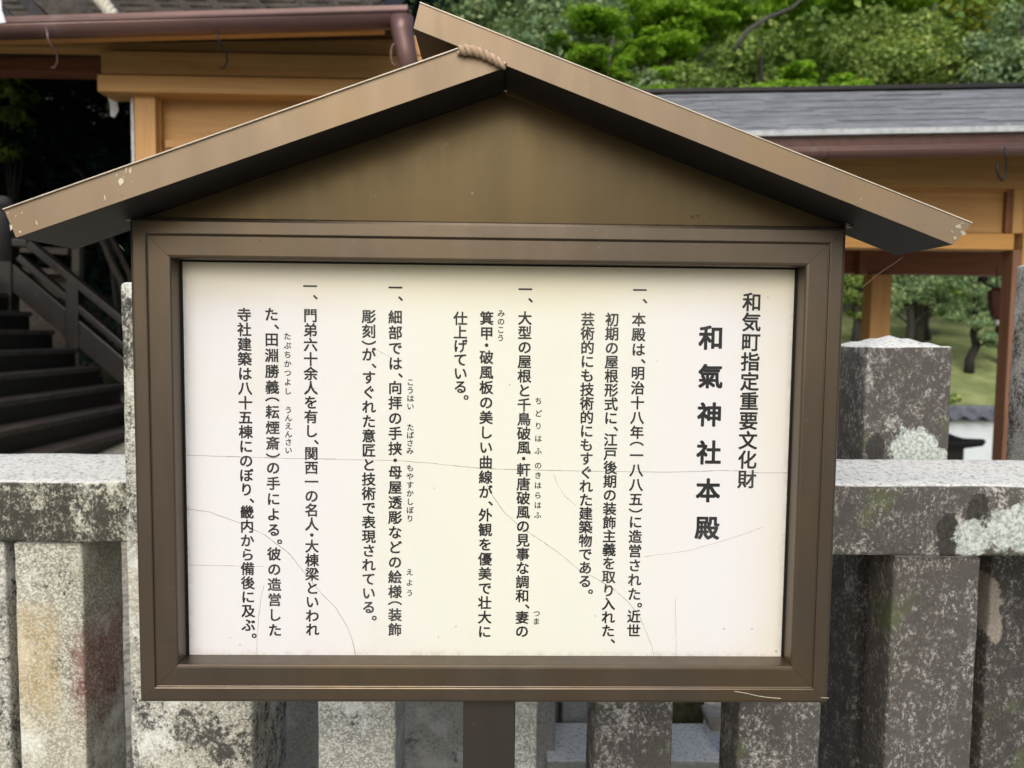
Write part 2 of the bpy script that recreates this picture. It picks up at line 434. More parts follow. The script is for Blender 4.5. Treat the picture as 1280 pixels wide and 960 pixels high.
# fixing bolts between frame corners and roof
for px, py in ((1061, 279), (160, 270)):
    p = P(px, py, YB-.004)
    part('fixing_bolt', MB, sign, lambda bm, p=p: (tube(bm, [p+Vector((0, 0, -.006)), p+Vector((0, 0, .016))], .0055, 12), tube(bm, [p+Vector((0, 0, .004)), p+Vector((0, 0, .008))], .0075, 6)), False)
p = P(632, 113, YG-.001)
part('screw', M_screw, sign, lambda bm: bmesh.ops.create_uvsphere(bm, u_segments=10, v_segments=6, radius=.0026, matrix=Matrix.Translation(p)), True)
# twisted cord of sealant where the two roof boards meet
def cord(bm):
    a = P(573, 62, YF-.006); b = P(632, 80, YF-.006)
    n = 150
    for s_ in range(2):
        pts = []; rs = []
        for i in range(n+1):
            u_ = i/n; c0 = a.lerp(b, u_) + Vector((0, 0, .0045*math.sin(u_*math.pi*1.2)))
            ph = u_*2*math.pi*3.6 + s_*math.pi
            rr_ = .0036*(1-.3*u_)
            d = (b-a).normalized(); up = Vector((0, 0, 1)); up = (up-d*up.dot(d)).normalized(); sd = d.cross(up)
            pts.append(c0 + up*math.cos(ph)*rr_ + sd*math.sin(ph)*rr_*.9); rs.append(.0040*(1-.25*u_)*(min(1, (u_+.03)*9, (1.05-u_)*9)**.5))
        tube(bm, pts, rs, 8)
part('twisted_cord', M_cord, sign, cord, True)
part('post', MB_post, sign, lambda bm: box(bm, P(579, 900, 1.09).x, P(644, 900, 1.09).x, 1.085, 1.085+.074, -.1, zB-.0005, bev=.003))
# paint chips and scratches on the roof boards and the frame
def chip(px, py, sz, Y, seed, el=1.8, ang=0):
    rnd = random.Random(seed)
    def f(bm):
        c0 = P(px, py, Y); k = 9; pts = []
        for i in range(k):
            a = 2*math.pi*i/k; r = sz*(.35+.75*rnd.random())
            x_, z_ = r*math.cos(a), r*math.sin(a)*el
            pts.append((c0.x + x_*math.cos(ang)-z_*math.sin(ang), c0.z + x_*math.sin(ang)+z_*math.cos(ang)))
        prism(bm, pts, Y-.0004, Y)
    return f
YFc = YF-.0001
for i, (px, py, sz, el, an) in enumerate([(151, 227, .0042, 1.5, .2), (158, 212, .0016, 4, 0), (163, 213, .0018, 3.4, .1), (146, 219, .0012, 2, 0), (131, 246, .0013, 3, .2), (46, 279, .001, 3.6, .3), (165, 227, .0008, 2, 0), (155, 221, .0012, 2, .5),
        (14, 284, .003, 1.6, .2), (20, 270, .0012, 1, 0), (28, 266, .001, 2, 0), (10, 266, .0012, 1, 0), (25, 290, .002, 1, 1), (776, 120, .0007, 5, -.5), (779, 115, .0006, 4, -.8)]):
    part('paint_chip', M_chip, sign, chip(px, py, sz, YFc, i, el, an))
for i, (px, py, sz, el, an) in enumerate([(1198, 283, .004, 1.2, .3), (1204, 291, .0035, 1.5, .6), (1194, 297, .0025, 1.5, .3), (1203, 279, .0018, 1, 0), (1190, 290, .0015, 2, .4), (1070, 253, .0007, 8, -1.1), (1076, 249, .0007, 6, -.7), (1064, 254, .0007, 4, 1.2)]):
    part('paint_chip', plain('chip_grey', (.38, .36, .27), .8) if i == 0 else bpy.data.materials['chip_grey'], sign, chip(px, py, sz, YFc-.0015, i+40, el, an))
def scratch(pts, Y, wd=.0006):
    def f(bm):
        ps = [P(x, y, Y) for x, y in pts]
        for a, b in zip(ps, ps[1:]): beam(bm, a, b, .0003, wd)
    return f
part('scratch', M_chip, sign, scratch([(918, 864), (935, 867), (948, 870), (962, 872), (976, 873)], YB-.0028, .0009))
part('scratch', M_chip, sign, scratch([(1026, 872), (1036, 872.5)], YB-.0028, .0007))
# hairline cracks in the white board
cracks = [[(233, 569), (300, 571), (360, 573), (420, 574), (500, 576), (540, 579), (575, 583), (610, 586), (650, 587), (720, 588.5), (790, 590), (850, 590), (905, 588), (930, 589), (948, 591), (990, 591)],
 [(233, 636), (262, 640), (298, 653), (330, 668), (362, 692), (385, 722), (402, 742), (420, 760), (435, 785), (441, 802), (444, 818)],
 [(604, 592), (609, 606), (617, 622), (632, 642), (650, 658), (664, 668), (680, 678), (702, 694), (722, 711), (745, 723), (768, 737), (786, 753), (800, 772), (808, 790), (815, 808), (817, 820)],
 [(844, 748), (845, 785), (845, 821)], [(330, 732), (326, 748), (323, 775), (321, 800), (321, 818)],
 [(805, 696), (835, 692), (862, 688), (900, 677), (935, 666), (956, 658)], [(692, 592), (697, 606), (706, 620), (720, 632)], [(233, 706), (280, 707), (330, 708)], [(470, 437), (478, 441), (488, 446)]]
for i, cr_ in enumerate(cracks):
    wd = .0006 if i in (0, 1, 2) else .00035
    def jag(bm, cr_=cr_, wd=wd, i=i):
        rn = random.Random(i); ps = [P(x, y, YP-.00012) for x, y in cr_]; out_ = [ps[0]]
        for a_, b_ in zip(ps, ps[1:]):
            for k in range(1, 5):
                q_ = a_.lerp(b_, k/4); out_.append(q_+Vector((rn.uniform(-1, 1), 0, rn.uniform(-1, 1)))*.00028)
        for a_, b_ in zip(out_, out_[1:]): beam(bm, a_, b_, .0003, wd*rn.uniform(.45, 1.35))
    part('crack', M_crack, sign, jag)
part('crack', M_crack, sign, lambda bm: beam(bm, (xL+INS, YP-.0002, P(500, 820.5, YP).z), (xR-INS, YP-.0002, P(500, 820.5, YP).z), .0004, .0012))

for i, (px, py, sz, el) in enumerate([(866, 271, .0042, .7), (873, 270, .003, .8), (888, 272, .0022, .6), (778, 240, .0010, 1), (500, 238, .0007, 1), (548, 190, .0008, 1)]):
    part('rust_spot', M_rust, sign, chip(px, py, sz, YG-.0001, i+80, el))
for i, (px, py, sz) in enumerate([(226, 372, .0020), (227, 384, .0022), (227, 392, .0016), (774, 339, .0011), (979, 812, .0028), (970, 814, .0018), (985, 805, .0020), (300, 806, .0012), (288, 797, .001), (393, 486, .0009), (637, 481, .0012), (543, 610, .001), (570, 783, .0011), (548, 796, .0010), (960, 372, .001), (744, 770, .0011), (905, 786, .0014), (940, 786, .0012)]):
    part('grime_spot', M_grime, sign, chip(px, py, sz, YP-.0001, i+120, 1.1))
# lettering
GC = {}
def glyph(ch, wt):
    if (ch, wt) not in GC:
        cu = bpy.data.curves.new('glyph', 'FONT'); cu.body = ch; cu.size = 1; cu.resolution_u = 3
        o = bpy.data.objects.new('glyph', cu); COL.objects.link(o)
        m_ = bpy.data.meshes.new_from_object(o.evaluated_get(bpy.context.evaluated_depsgraph_get()))
        v = [(p.co.x-.5, p.co.y-.38) for p in m_.vertices]; fc = [tuple(p.vertices) for p in m_.polygons]
        bpy.data.objects.remove(o); bpy.data.meshes.remove(m_)
        GC[ch, wt] = (v, fc)
    return GC[ch, wt]
PUN = '、。（）・'
def column(text, p0, p1, em, wt=.021, name='text_column', tail='', mat=None, single=False):
    """p0/p1: where the centres of the first and last full characters are"""
    pos = []; u_ = 0.0
    for i, ch in enumerate(text):
        if ch in PUN: pos.append((ch, u_-1+.78)); u_ += .57
        else: pos.append((ch, u_)); last = u_; u_ += 1
    a, b = P(*p0, YP), P(*p1, YP)
    adv = (b-a)/max(last, 1)
    for ch in tail:
        pos.append((ch, u_-1+.78)); u_ += .57
    V, Fc = [], []
    for ch, u_ in pos:
        v, fc = glyph(ch, wt); c0 = a+adv*u_
        xs = [p[0] for p in v]; ys = [p[1] for p in v]; mx, my = (min(xs)+max(xs))/2, (min(ys)+max(ys))/2
        if ch == '、': v = [(x-mx+.36, y-my) for x, y in v]
        elif ch == '。': v = [(x-mx+.40, y-my) for x, y in v]
        elif ch in '（）': v = [((y-my), -(x-mx)) for x, y in v]
        elif ch == '・': v = [(x-mx, y-my) for x, y in v]
        # heavier strokes: the glyph laid down a few times, a hair apart
        for q_, (ox, oz) in enumerate(((0, 0), (-1, -.8), (1, .8), (-1, .8), (1, -.8), (0, 1), (0, -1))):
            n0 = len(V)
            V += [(c0.x+(x+ox*wt)*em, YP-.00030-.00002*q_, c0.z+(y+oz*wt)*em) for x, y in v]
            Fc += [tuple(n0+k for k in f_) for f_ in fc]
        if single:
            me_ = bpy.data.meshes.new('character'); me_.from_pydata(V, [], Fc); link('character', me_, M_ink, sign); V, Fc = [], []
    if single: return
    me_ = bpy.data.meshes.new(name); me_.from_pydata(V, [], Fc)
    return link(name, me_, mat or M_ink, sign)
column('和気町指定重要文化財', (940, 377.5), (933.4, 598.8), .0288, .020, single=True)
column('和氣神社本殿', (889, 422), (884, 659.7), .0372, .028, single=True)
EM = .0208
B = [('本殿は、明治十八年（一八八五）に造営された。近世', (798.5, 399.4), (792, 788.2), ''),
 ('初期の屋根形式に、江戸後期の装飾主義を取り入れた', (765.2, 399.4), (760, 788.2), '、'),
 ('芸術的にも技術的にもすぐれた建築物である', (734.7, 399), (731.3, 726.3), '。'),
 ('大型の屋根と千鳥破風・軒唐破風の見事な調和、妻の', (656.2, 397.6), (652.5, 788.8), ''),
 ('箕甲・破風板の美しい曲線が、外観を優美で壮大に', (608.5, 397.6), (605.7, 789.3), ''),
 ('仕上げている', (575.5, 398), (575.5, 483.5), '。'),
 ('細部では、向拝の手挟・母屋透彫などの絵様（装飾', (494.2, 396.3), (493.7, 786.7), ''),
 ('彫刻）が、すぐれた意匠と技術で表現されている', (461.1, 395.5), (460.9, 758.8), '。'),
 ('門弟六十余人を有し、関西一の名人・大棟梁といわれ', (388, 394.2), (390.6, 786.7), ''),
 ('た、田淵勝義（耘煙斎）の手による。彼の造営した', (339.3, 392.9), (343.7, 787.4), ''),
 ('寺社建築は八十五棟にのぼり、畿内から備後に及ぶ', (305.2, 393.4), (310.6, 781), '。')]
for s_, a, b, tl in B: column(s_, a, b, EM, tail=tl)
for x_, y_ in ((799.8, 362.7), (656.7, 361.7), (494.2, 359.6), (387.7, 357.8)):
    column('一', (x_, y_), (x_, y_+17.5), EM, tail='、', name='item_mark')
RB = [('みのこう', (626.5, 391.6), (625.7, 422.3)), ('ちどりはふ', (673.1, 501), (672.6, 563.5)), ('のきはらはふ', (672.6, 581.7), (672, 643.7)), ('つま', (670.8, 766.6), (670.5, 776.5)),
 ('こうはい', (513, 477.6), (513, 508)), ('たばさみ', (513, 534), (512.4, 563.5)), ('もやすかしぼり', (512.5, 584.8), (512.5, 648)), ('えよう', (512, 715), (512, 741)),
 ('たぶちかつよし', (359.3, 420.3), (359.8, 488.8)), ('うんえんさい', (360.6, 512.2), (360.6, 562.7))]
for s_, a, b in RB: column(s_, a, b, .0112, .014, 'reading_gloss')

# spider threads
def thread(name, label, pts, Y, r, group=None):
    bm = bmesh.new(); a = [P(x, y, Y_) for (x, y), Y_ in zip(pts, Y)]
    tube(bm, a, r, 5)
    o = from_bm(name, bm, M_thread); tag(o, label, 'spider thread'); base_origin(o)
thread('spider_thread', 'fine pale spider thread slanting down from the right roof end over the stone post', [(1128, 322), (1112, 333), (1097, 343), (1078, 359)], [1.11, 1.12, 1.13, 1.14], .00035)
thread('spider_thread', 'short pale spider thread hanging left of the frame under the left roof end', [(149, 306), (152, 309), (155, 313)], [1.09]*3, .0006)

# ------------------------------------------------------------------ stone fence
S_pale = stone_mat('granite_pale', (.62, .61, .55), (.27, .26, .23), (.045, .043, .038), .40, seed=1.3)
S_rail = stone_mat('granite_rail', (.58, .57, .49), (.25, .24, .19), (.035, .034, .026), .62, seed=4.1)
S_dark2 = stone_mat('granite_dark_streaked', (.50, .48, .45), (.20, .19, .18), (.070, .062, .056), .68, moss_amt=.25, seed=15.7, pale=.45)
LW = ((.26, .29, .26), (.62, .66, .62)); LB = ((.25, .215, .18), (.36, .32, .27)); LD = ((.03, .027, .024), (.06, .055, .05))
def blob(px, py, rpx, rpz, Y, cols):
    p = P(px, py, Y); return (p.x, p.z, rpx*Y/F, rpz*Y/F, cols)
S_dark = stone_mat('granite_dark', (.50, .48, .45), (.20, .19, .18), (.070, .062, .056), .72, moss_amt=.2, seed=9.7, pale=.55,
    blobs=[blob(1142, 562, 30, 30, 1.63, LW), blob(1172, 575, 17, 16, 1.63, LW), blob(1094, 560, 12, 18, 1.63, LD)])
S_railR = stone_mat('granite_rail_dark', (.50, .48, .45), (.20, .19, .18), (.070, .062, .056), .66, moss_amt=.12, seed=15.7, pale=.45,
    blobs=[blob(1186, 672, 16, 30, 1.4, LD), blob(1222, 640, 14, 24, 1.4, LD), blob(1217, 673, 26, 25, 1.4, LW), blob(1275, 662, 52, 30, 1.4, LW)])
S_back = stone_mat('granite_flaked', (.50, .48, .45), (.20, .19, .18), (.045, .040, .037), .80, moss_amt=.28, seed=25.7, pale=.45,
    blobs=[blob(1234, 750, 20, 30, 1.67, LB), blob(1244, 782, 10, 22, 1.67, LB)])
S_mid = stone_mat('granite_mottled', (.50, .49, .44), (.22, .21, .19), (.03, .028, .025), .66, seed=21.7, pale=.3)
S_midp = stone_mat('granite_mottled_pale', (.64, .62, .56), (.34, .33, .30), (.06, .055, .05), .44, seed=51.7, pale=.4)
S_fresh = stone_mat('granite_fresh', (.64, .64, .60), (.22, .22, .21), (.05, .05, .05), .20, seed=31.1)
bx = lambda px, Y, py=700: P(px, py, Y).x
pf = P(104, 800, 1.50)
S_stain = stone_mat('granite_rust_stained', (.62, .61, .53), (.25, .24, .20), (.05, .045, .04), .22, seed=2.2, stains=[
    (bx(5, 1.5), bx(62, 1.5), P(50, 900, 1.5).z, P(50, 770, 1.5).z, (.50, .36, .15), .55),
    (bx(84, 1.5), bx(112, 1.5), P(100, 905, 1.5).z, P(100, 795, 1.5).z, (.22, .075, .065), .75),
    (bx(103, 1.5), bx(175, 1.62), P(130, 1100, 1.6).z, P(130, 850, 1.6).z, (.10, .032, .030), .85),
    (bx(112, 1.5), bx(175, 1.62), P(130, 860, 1.6).z, P(130, 740, 1.6).z, (.10, .11, .045), .8)])
def stone(name, label, mat, x0, x1, y0, y1, z0, z1, group=None, cat='stone post', seed=0, warp=None, r=.007, amp=.0016, parent=None, step=.03):
    bm = stone_bm(x0, x1, y0, y1, z0, z1, r=r, seed=seed, warp=warp, amp=amp, step=step)
    o = from_bm(name, bm, mat, parent, True)
    if parent is None: tag(o, label, cat, group); base_origin(o)
    return o
GF = 'stone fence balusters'
ZB_ = .12
# left rail
zt = P(80, 602, 1.50).z; zb = P(80, 679, 1.50).z
def slope_top(y0, z1, k):
    def f(p):
        if p.z > z1-.03: p = p + Vector((0, 0, (p.y-y0)*k))
        return p
    return f
YRL = 1.50
stone('stone_rail', 'weathered pale granite top rail with black lichen left of the notice board', S_rail, bx(-260, YRL), bx(160, YRL, 640), YRL, YRL+.215, zb, zt, cat='stone rail', seed=1, warp=slope_top(YRL, zt, .10), r=.009)
YRR = 1.40
ztr = P(1165, 607, YRR).z; zbr = P(1165, 696, YRR).z
stone('stone_rail', 'dark lichened granite top rail with a white patch right of the notice board', S_railR, bx(960, YRR), bx(1600, YRR), YRR, YRR+.20, zbr, ztr, cat='stone rail', seed=2, warp=slope_top(YRR, ztr, .09), r=.008)
# left pillar (tall)
YC = 1.455
ztc = P(158, 352, YC).z
stone('stone_pillar', 'tall pale granite pillar speckled black partly behind the left edge of the notice board', S_pale, bx(152.5, YC, 500), bx(316, YC, 900), YC, YC+.24, ZB_, ztc, cat='stone pillar', seed=3, r=.010)
# left balusters
xa = bx(18, 1.52, 700)
stone('stone_baluster', 'pale granite baluster with rust red and ochre stains under the left rail', S_stain, bx(20, 1.515, 800), bx(105, 1.515, 800), 1.515, 1.515+.165, ZB_, zb-.002, GF, 'stone baluster', 4)
stone('stone_baluster', 'grey granite baluster cut off by the left edge of the photograph', S_pale, bx(-90, 1.515), bx(6, 1.515), 1.515, 1.68, ZB_, zb-.002, GF, 'stone baluster', 5)
# balusters seen below the board
stone('stone_baluster', 'clean pale granite baluster below the board left of the bronze post', S_fresh, bx(397, YC, 920), bx(494, YC, 920), YC, YC+.17, ZB_, zb, GF, 'stone baluster', 6)
stone('stone_baluster', 'pale granite baluster half hidden behind the bronze post', S_fresh, bx(588, YC, 920), bx(671, YC, 920), YC, YC+.12, ZB_, zb, GF, 'stone baluster', 7)
stone('stone_baluster', 'grey granite baluster below the board right of the bronze post', S_dark2, bx(743, YC, 920), bx(841, YC, 920), YC, YC+.13, ZB_, zb, GF, 'stone baluster', 8)
stone('stone_baluster', 'grey mottled granite baluster below the lower right corner of the board', S_dark2, bx(926, YRR, 920), bx(1030, YRR, 920), YRR+.015, YRR+.14, ZB_, zbr-.002, GF, 'stone baluster', 9)
stone('stone_baluster', 'wide dark speckled granite baluster under the right rail', S_dark, bx(1111, YRR+.015, 850), bx(1219, YRR+.015, 850), YRR+.015, YRR+.115, ZB_, zbr-.002, GF, 'stone baluster', 10)
# rail behind the board joins the two sides
stone('stone_rail', 'stretch of granite top rail running behind the notice board', S_rail, bx(318, YC), bx(955, YRR), 1.46, 1.64, zb, zt-.01, cat='stone rail', seed=12, step=.05)
# tall post behind the right rail with a low pyramid cap
YA = 1.63
ax0, ax1, az = bx(1081, YA, 500), bx(1189, YA, 500), P(1135, 434, YA).z
def pyr(x0, x1, y0, y1, z1, h):
    cx, cy = (x0+x1)/2, (y0+y1)/2; hx, hy = (x1-x0)/2, (y1-y0)/2
    def f(p):
        if p.z > z1-.006:
            k = 1-max(abs(p.x-cx)/hx, abs(p.y-cy)/hy); p = p+Vector((0, 0, h*max(0, k)))
        return p
    return f
postA = thing('stone_post', 'dark granite post with a low pyramid top standing behind the right rail', 'stone post', ((ax0+ax1)/2, YA+.09, ZB_))
stone('shaft', None, S_dark, ax0, ax1, YA, YA+.185, ZB_, az, seed=13, warp=pyr(ax0, ax1, YA, YA+.185, az, .026), parent=postA, r=.006)
YD = 1.66
dx0 = bx(1262, YD+.2, 450)
stone('stone_pillar', 'tall mottled granite pillar at the right edge behind the rail', S_midp, dx0, dx0+.25, YD, YD+.2, ZB_, P(1270, 332, YD+.2).z, cat='stone pillar', seed=14, r=.009)
stone('stone_baluster', 'dark granite baluster with a beige bare patch set back at the right edge', S_back, bx(1216, 1.72, 800), bx(1262, 1.72, 800)+.03, 1.67, 1.79, ZB_, zbr+.03, GF, 'stone baluster', 15)
# pale lichen patches on the stones
t = NT('white_lichen'); co = t.coord()
c = t.mix(t.ramp(t.noise(co, 140, 5, .7), .38, .62), (.30, .33, .30), (.60, .64, .60))
M_lich = t.bsdf(c, .95, bump=t.noise(co, 160, 5, .7), bstr=.8, bdist=.004)
t = NT('bare_stone'); co = t.coord()
M_bare = t.bsdf(t.mix(t.ramp(t.noise(co, 120, 4, .7), .35, .65), (.25, .215, .18), (.36, .32, .27)), .95)
def lichen(poly, Y, seed, parent=None, mat=None, name='lichen_patch', th=.0022, dn=3):
    bm = bmesh.new(); pts = []
    n = len(poly)
    for i in range(n):
        a, b = P(*poly[i], Y), P(*poly[(i+1) % n], Y)
        for k in range(dn):
            p = a.lerp(b, k/dn); nv = noise.noise_vector(p*60+Vector((seed, 0, 0)))
            pts.append((p.x+nv.x*.004, p.z+nv.z*.004))
    prism(bm, pts, Y-th, Y+.003)
    es = [f for f in bm.faces if len(f.verts) > 6]
    front = [f for f in es if f.calc_center_median().y < Y-th*.5]
    bmesh.ops.inset_region(bm, faces=front, thickness=.003, depth=.0008)
    bmesh.ops.triangulate(bm, faces=[f for f in bm.faces if len(f.verts) > 4])
    return from_bm(name, bm, mat or M_lich, parent)
# ------------------------------------------------------------------ low stonework behind the fence (seen below the board)
S_slab = stone_mat('paving_slab', (.36, .37, .38), (.29, .30, .31), (.15, .15, .14), .10, seed=40)
S_wall = stone_mat('pale_block', (.44, .45, .44), (.33, .34, .33), (.07, .09, .13), .22, seed=44)
S_moss = plain('mossy_earth', (.085, .08, .035), .95, var=.3, vs=40)
kerb = []
def slab(label, mat, px0, px1, Y0, Y1, z0, z1, seed, name='stone_slab'):
    return stone(name, label, mat, bx(px0, Y0, 920), bx(px1, Y0, 920), Y0, Y1, z0, z1, cat='stone slab', seed=seed, step=.08, r=.008)
slab('pale block of the low stone wall seen between pillar and first baluster', S_wall, 250, 402, 2.02, 2.3, 0, .52, 51, 'wall_block')
slab('pale stone block with dark blue spots seen just left of the bronze post', S_wall, 404, 634, 2.02, 2.3, 0, .52, 52, 'wall_block')
slab('smooth narrow grey slab standing right of the bronze post', S_slab, 640, 694, 1.95, 2.3, 0, .60, 53)
slab('smooth grey slab behind the dark slot under the board', S_slab, 702, 800, 2.12, 2.5, 0, .62, 54)
slab('pale low slab at the foot of the smooth grey slab', S_slab, 684, 950, 1.90, 2.10, 0, .338, 55)
slab('olive mossy block behind the gap between two grey balusters', S_moss, 815, 880, 2.15, 2.5, 0, .60, 56)
# leaning beige kerb
def kb(bm):
    ps = [P(874, 878, 2.14), P(905, 878, 2.14), P(914, 965, 2.14), P(897, 965, 2.14)]
    prism(bm, [(p.x, p.z) for p in ps], 2.05, 2.13)
    bmesh.ops.bevel(bm, geom=bm.edges[:], offset=.004, segments=2, affect='EDGES')
o = part('kerb_stone', plain('beige_stone', (.46, .42, .36), .9, vs=60), None, kb); tag(o, 'beige tapering kerb stone seen low between two grey balusters', 'kerb stone'); base_origin(o)
o = part('wooden_stake', wood('brown_stake', (.10, .055, .04), (.05, .03, .02), (26, 26, 1.5)), None, lambda bm: box(bm, bx(908, 1.9, 920), bx(928, 1.9, 920), 1.9, 1.93, 0, .75, bev=.003)); tag(o, 'brown wooden stake close beside the rightmost grey baluster', 'stake'); base_origin(o)
# rough dark rocks at the foot, right
for i, (px, py, Y, s) in enumerate([(1040, 925, 2.0, .10), (1062, 960, 1.9, .11), (1035, 985, 1.8, .1)]):
    bm = bmesh.new(); bmesh.ops.create_icosphere(bm, subdivisions=4, radius=s)
    c0 = P(px, py, Y)
    for v in bm.verts: v.co = v.co*(1+.35*noise.noise(v.co*14+Vector((i*5, 0, 0)))+.12*noise.noise(v.co*50)); v.co.z *= 1.1
    bmesh.ops.translate(bm, verts=bm.verts, vec=(c0.x, Y, c0.z-s*.6))
    o = from_bm('rock', bm, S_mid, None, True); tag(o, ['uppermost dark mottled rock in the gap right of the board', 'dark mottled rock low beside the wide dark baluster', 'lowest dark mottled rock right of the bottom corner'][i], 'rock'); base_origin(o)

# ------------------------------------------------------------------ shrine corridor on the left
W_or = wood('orange_wood_beam', (.52, .30, .10), (.42, .215, .065))
W_orp = wood('orange_wood_post', (.54, .31, .11), (.44, .23, .075), (26, 26, 1.2))
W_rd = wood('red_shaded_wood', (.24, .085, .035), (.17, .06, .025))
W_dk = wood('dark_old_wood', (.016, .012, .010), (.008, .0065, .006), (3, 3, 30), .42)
W_dkx = wood('dark_old_wood_long', (.026, .020, .018), (.013, .010, .009), (8, 8, 8), .38, wear=.12)
W_grey = wood('grey_old_wood', (.075, .064, .054), (.04, .033, .03), (8, 2, 8), .95)
t = NT('copper_gutter'); co = t.coord((1.5, 9, 9))
c = t.mix(t.ramp(t.noise(co, 1, 5, .6), .35, .7), (.17, .095, .085), (.12, .07, .065))
c = t.mix(t.ramp(t.noise(t.coord(), 2.2, 5, .7), .55, .75, 0, .6), c, (.24, .19, .19))
M_cop = t.bsdf(c, .38, .35)
M_copd = plain('dark_copper', (.10, .045, .035), .5, .2)
M_iron = plain('black_iron', (.02, .018, .018), .5, .4)
M_pap = plain('white_paper', (.75, .76, .80), .8, var=.04)

def ln(px0, py0, Y0, px1, py1, Y1): return P(px0, py0, Y0), P(px1, py1, Y1)
def ext(a, b, k0, k1):
    d = b-a; return a-d*k0, b+d*k1
def gutter_bm(a, b, r):
    """half round trough, open at the top, with rolled rim"""
    def f(bm):
        d = (b-a).normalized(); s = d.cross(Vector((0, 0, 1))).normalized(); u_ = Vector((0, 0, 1))
        n = 12; R2 = []
        for p in (a, b):
            ring = []
            for rr_ in (r, r-.004):
                rng = range(n+1) if rr_ == r else range(n, -1, -1)
                for k in rng:
                    an = math.pi + math.pi*k/n
                    ring.append(bm.verts.new(p + s*math.cos(an)*rr_ + u_*math.sin(an)*rr_))
            R2.append(ring)
        m_ = len(R2[0])
        for k in range(m_): bm.faces.new((R2[0][k], R2[0][(k+1) % m_], R2[1][(k+1) % m_], R2[1][k]))
        bm.faces.new(R2[0]); bm.faces.new(R2[1][::-1])
        for sg in (1, -1): tube(bm, [a+s*r*sg, b+s*r*sg], .006, 6)
    return f
YL0, YL1 = 4.2, 4.02
a, b = ln(0, 34, YL0, 512, 20, YL1); a, b = ext(a, b, 1.2, 0)
lb = thing('shrine_corridor', 'left roofed shrine corridor with orange wooden beams under a copper gutter', 'shrine building', (-2.4, 4.6, 0))
gut = part('gutter', M_cop, lb, gutter_bm(a, b, .062), True)
part('gutter_lining', M_copd, gut, lambda bm: beam(bm, a+Vector((0, .075, .02)), b+Vector((0, .075, .02)), .012, .075))
part('eave_edge', M_cop, lb, lambda bm: beam(bm, a+Vector((0, .04, .028)), b+Vector((0, .04, .028)), .16, .022))
part('roof_deck', W_dkx, lb, lambda bm: beam(bm, a+Vector((0, .75, .17)), b+Vector((-.05, .75, .17)), 1.42, .06, up=Vector((0, -.22, 1)).normalized()))
# rafters' pale ends under the gutter
part('eave_board', W_or, lb, lambda bm: beam(bm, a+Vector((0, .12, -.03)), b+Vector((-.15, .12, -.03)), .06, .02, bev=.003))
# beams
def bmm(name, mat, px0, px1, yt0, yb0, Y, th, bev=.006, yt1=None, yb1=None, dz=0):
    x0, x1 = P(px0, (yt0+yb0)/2, Y).x, P(px1, (yt0+yb0)/2, Y).x
    pm = 300
    return part(name, mat, lb, lambda bm: box(bm, x0, x1, Y, Y+th, P(pm, yb0, Y).z, P(pm, yt0, Y).z, bev=bev))
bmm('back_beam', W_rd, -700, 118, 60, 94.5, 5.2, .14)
bmm('head_beam', W_or, 126, 640, 66, 95, 4.55, .16)
bmm('roof_purlin', W_or, -700, 640, 40, 65, 4.62, .10)
bmm('lower_beam', W_or, 121, 640, 95.6, 117.5, 4.50, .20, .010)
bmm('post', W_orp, 174, 200, 118, 760, 4.56, .12, .006)
pl = P(169, 160, 4.62)
bmm('lit_post_edge', plain('lit_edge_pale', (.6, .6, .62), .8), 170, 173.5, 120, 760, 4.60, .05, .001)  # pale strip paints the light on the post's left edge
bmm('wall_panel', W_or, 201, 640, 118, 760, 4.66, .02, 0)
bmm('panel_stile', W_or, 201, 206, 118, 700, 4.615, .045, .002)
bmm('panel_rail', W_or, 206, 640, 118, 123, 4.615, .045, .002)
bmm('panel_rail', W_or, 206, 640, 176, 186, 4.61, .05, .004)
for pxh, pyh, c_ in ((63, 38, M_cop), (275, 34, M_iron)):
    p0 = P(pxh-6, 36, 4.10); 
    def hk(bm, pxh=pxh):
        pts = [P(pxh-5, 34, 4.09), P(pxh-3, 48, 4.075), P(pxh+2, 58, 4.09), P(pxh+8, 66, 4.12), P(pxh+9, 76, 4.14), P(pxh+6, 84, 4.15), P(pxh+1, 85, 4.16)]
        tube(bm, pts, .0055, 6)
    part('gutter_hook', c_, lb, hk, True)
# downpipe at the gutter's end
def dp(bm):
    pts = [P(502, 22, 4.0), P(503, 40, 4.0), P(507, 60, 4.0), P(511, 80, 4.0), P(514, 110, 4.05), P(516, 140, 4.3), P(518, 180, 4.45), P(520, 700, 4.45)]
    tube(bm, pts, [.060, .056, .052, .050, .048, .045, .045, .045], 16)
part('downpipe', M_cop, lb, dp, True)
def brk(bm):
    c0 = P(494, 68, 3.99); pts = [c0+Vector((math.cos(t_)*.022, 0, math.sin(t_)*.055)) for t_ in np.linspace(.6, 5.2, 12)]
    tube(bm, pts, .005, 6)
part('pipe_bracket', M_cop, lb, brk, True)
# hanging paper streamer
def strm(bm):
    z = [(134, 120), (141, 121), (146, 126), (148, 138), (143, 147), (138, 145), (137, 128)]
    ps = [P(x, y, 4.75) for x, y in z]; prism(bm, [(p.x, p.z) for p in ps], 4.75, 4.754)
o = part('paper_streamer', M_pap, None, strm); tag(o, 'small white folded paper streamer hanging beside the left orange post', 'paper streamer'); base_origin(o)
o = part('paper_streamer', M_pap, None, lambda bm: prism(bm, [(P(x, y, 3.9).x, P(x, y, 3.9).z) for x, y in ((-14, -12), (1, -8), (2, 12), (7, 28), (-4, 29), (-10, 14))], 3.9, 3.905)); tag(o, 'white paper streamer above the gutter in the top left corner', 'paper streamer'); base_origin(o)

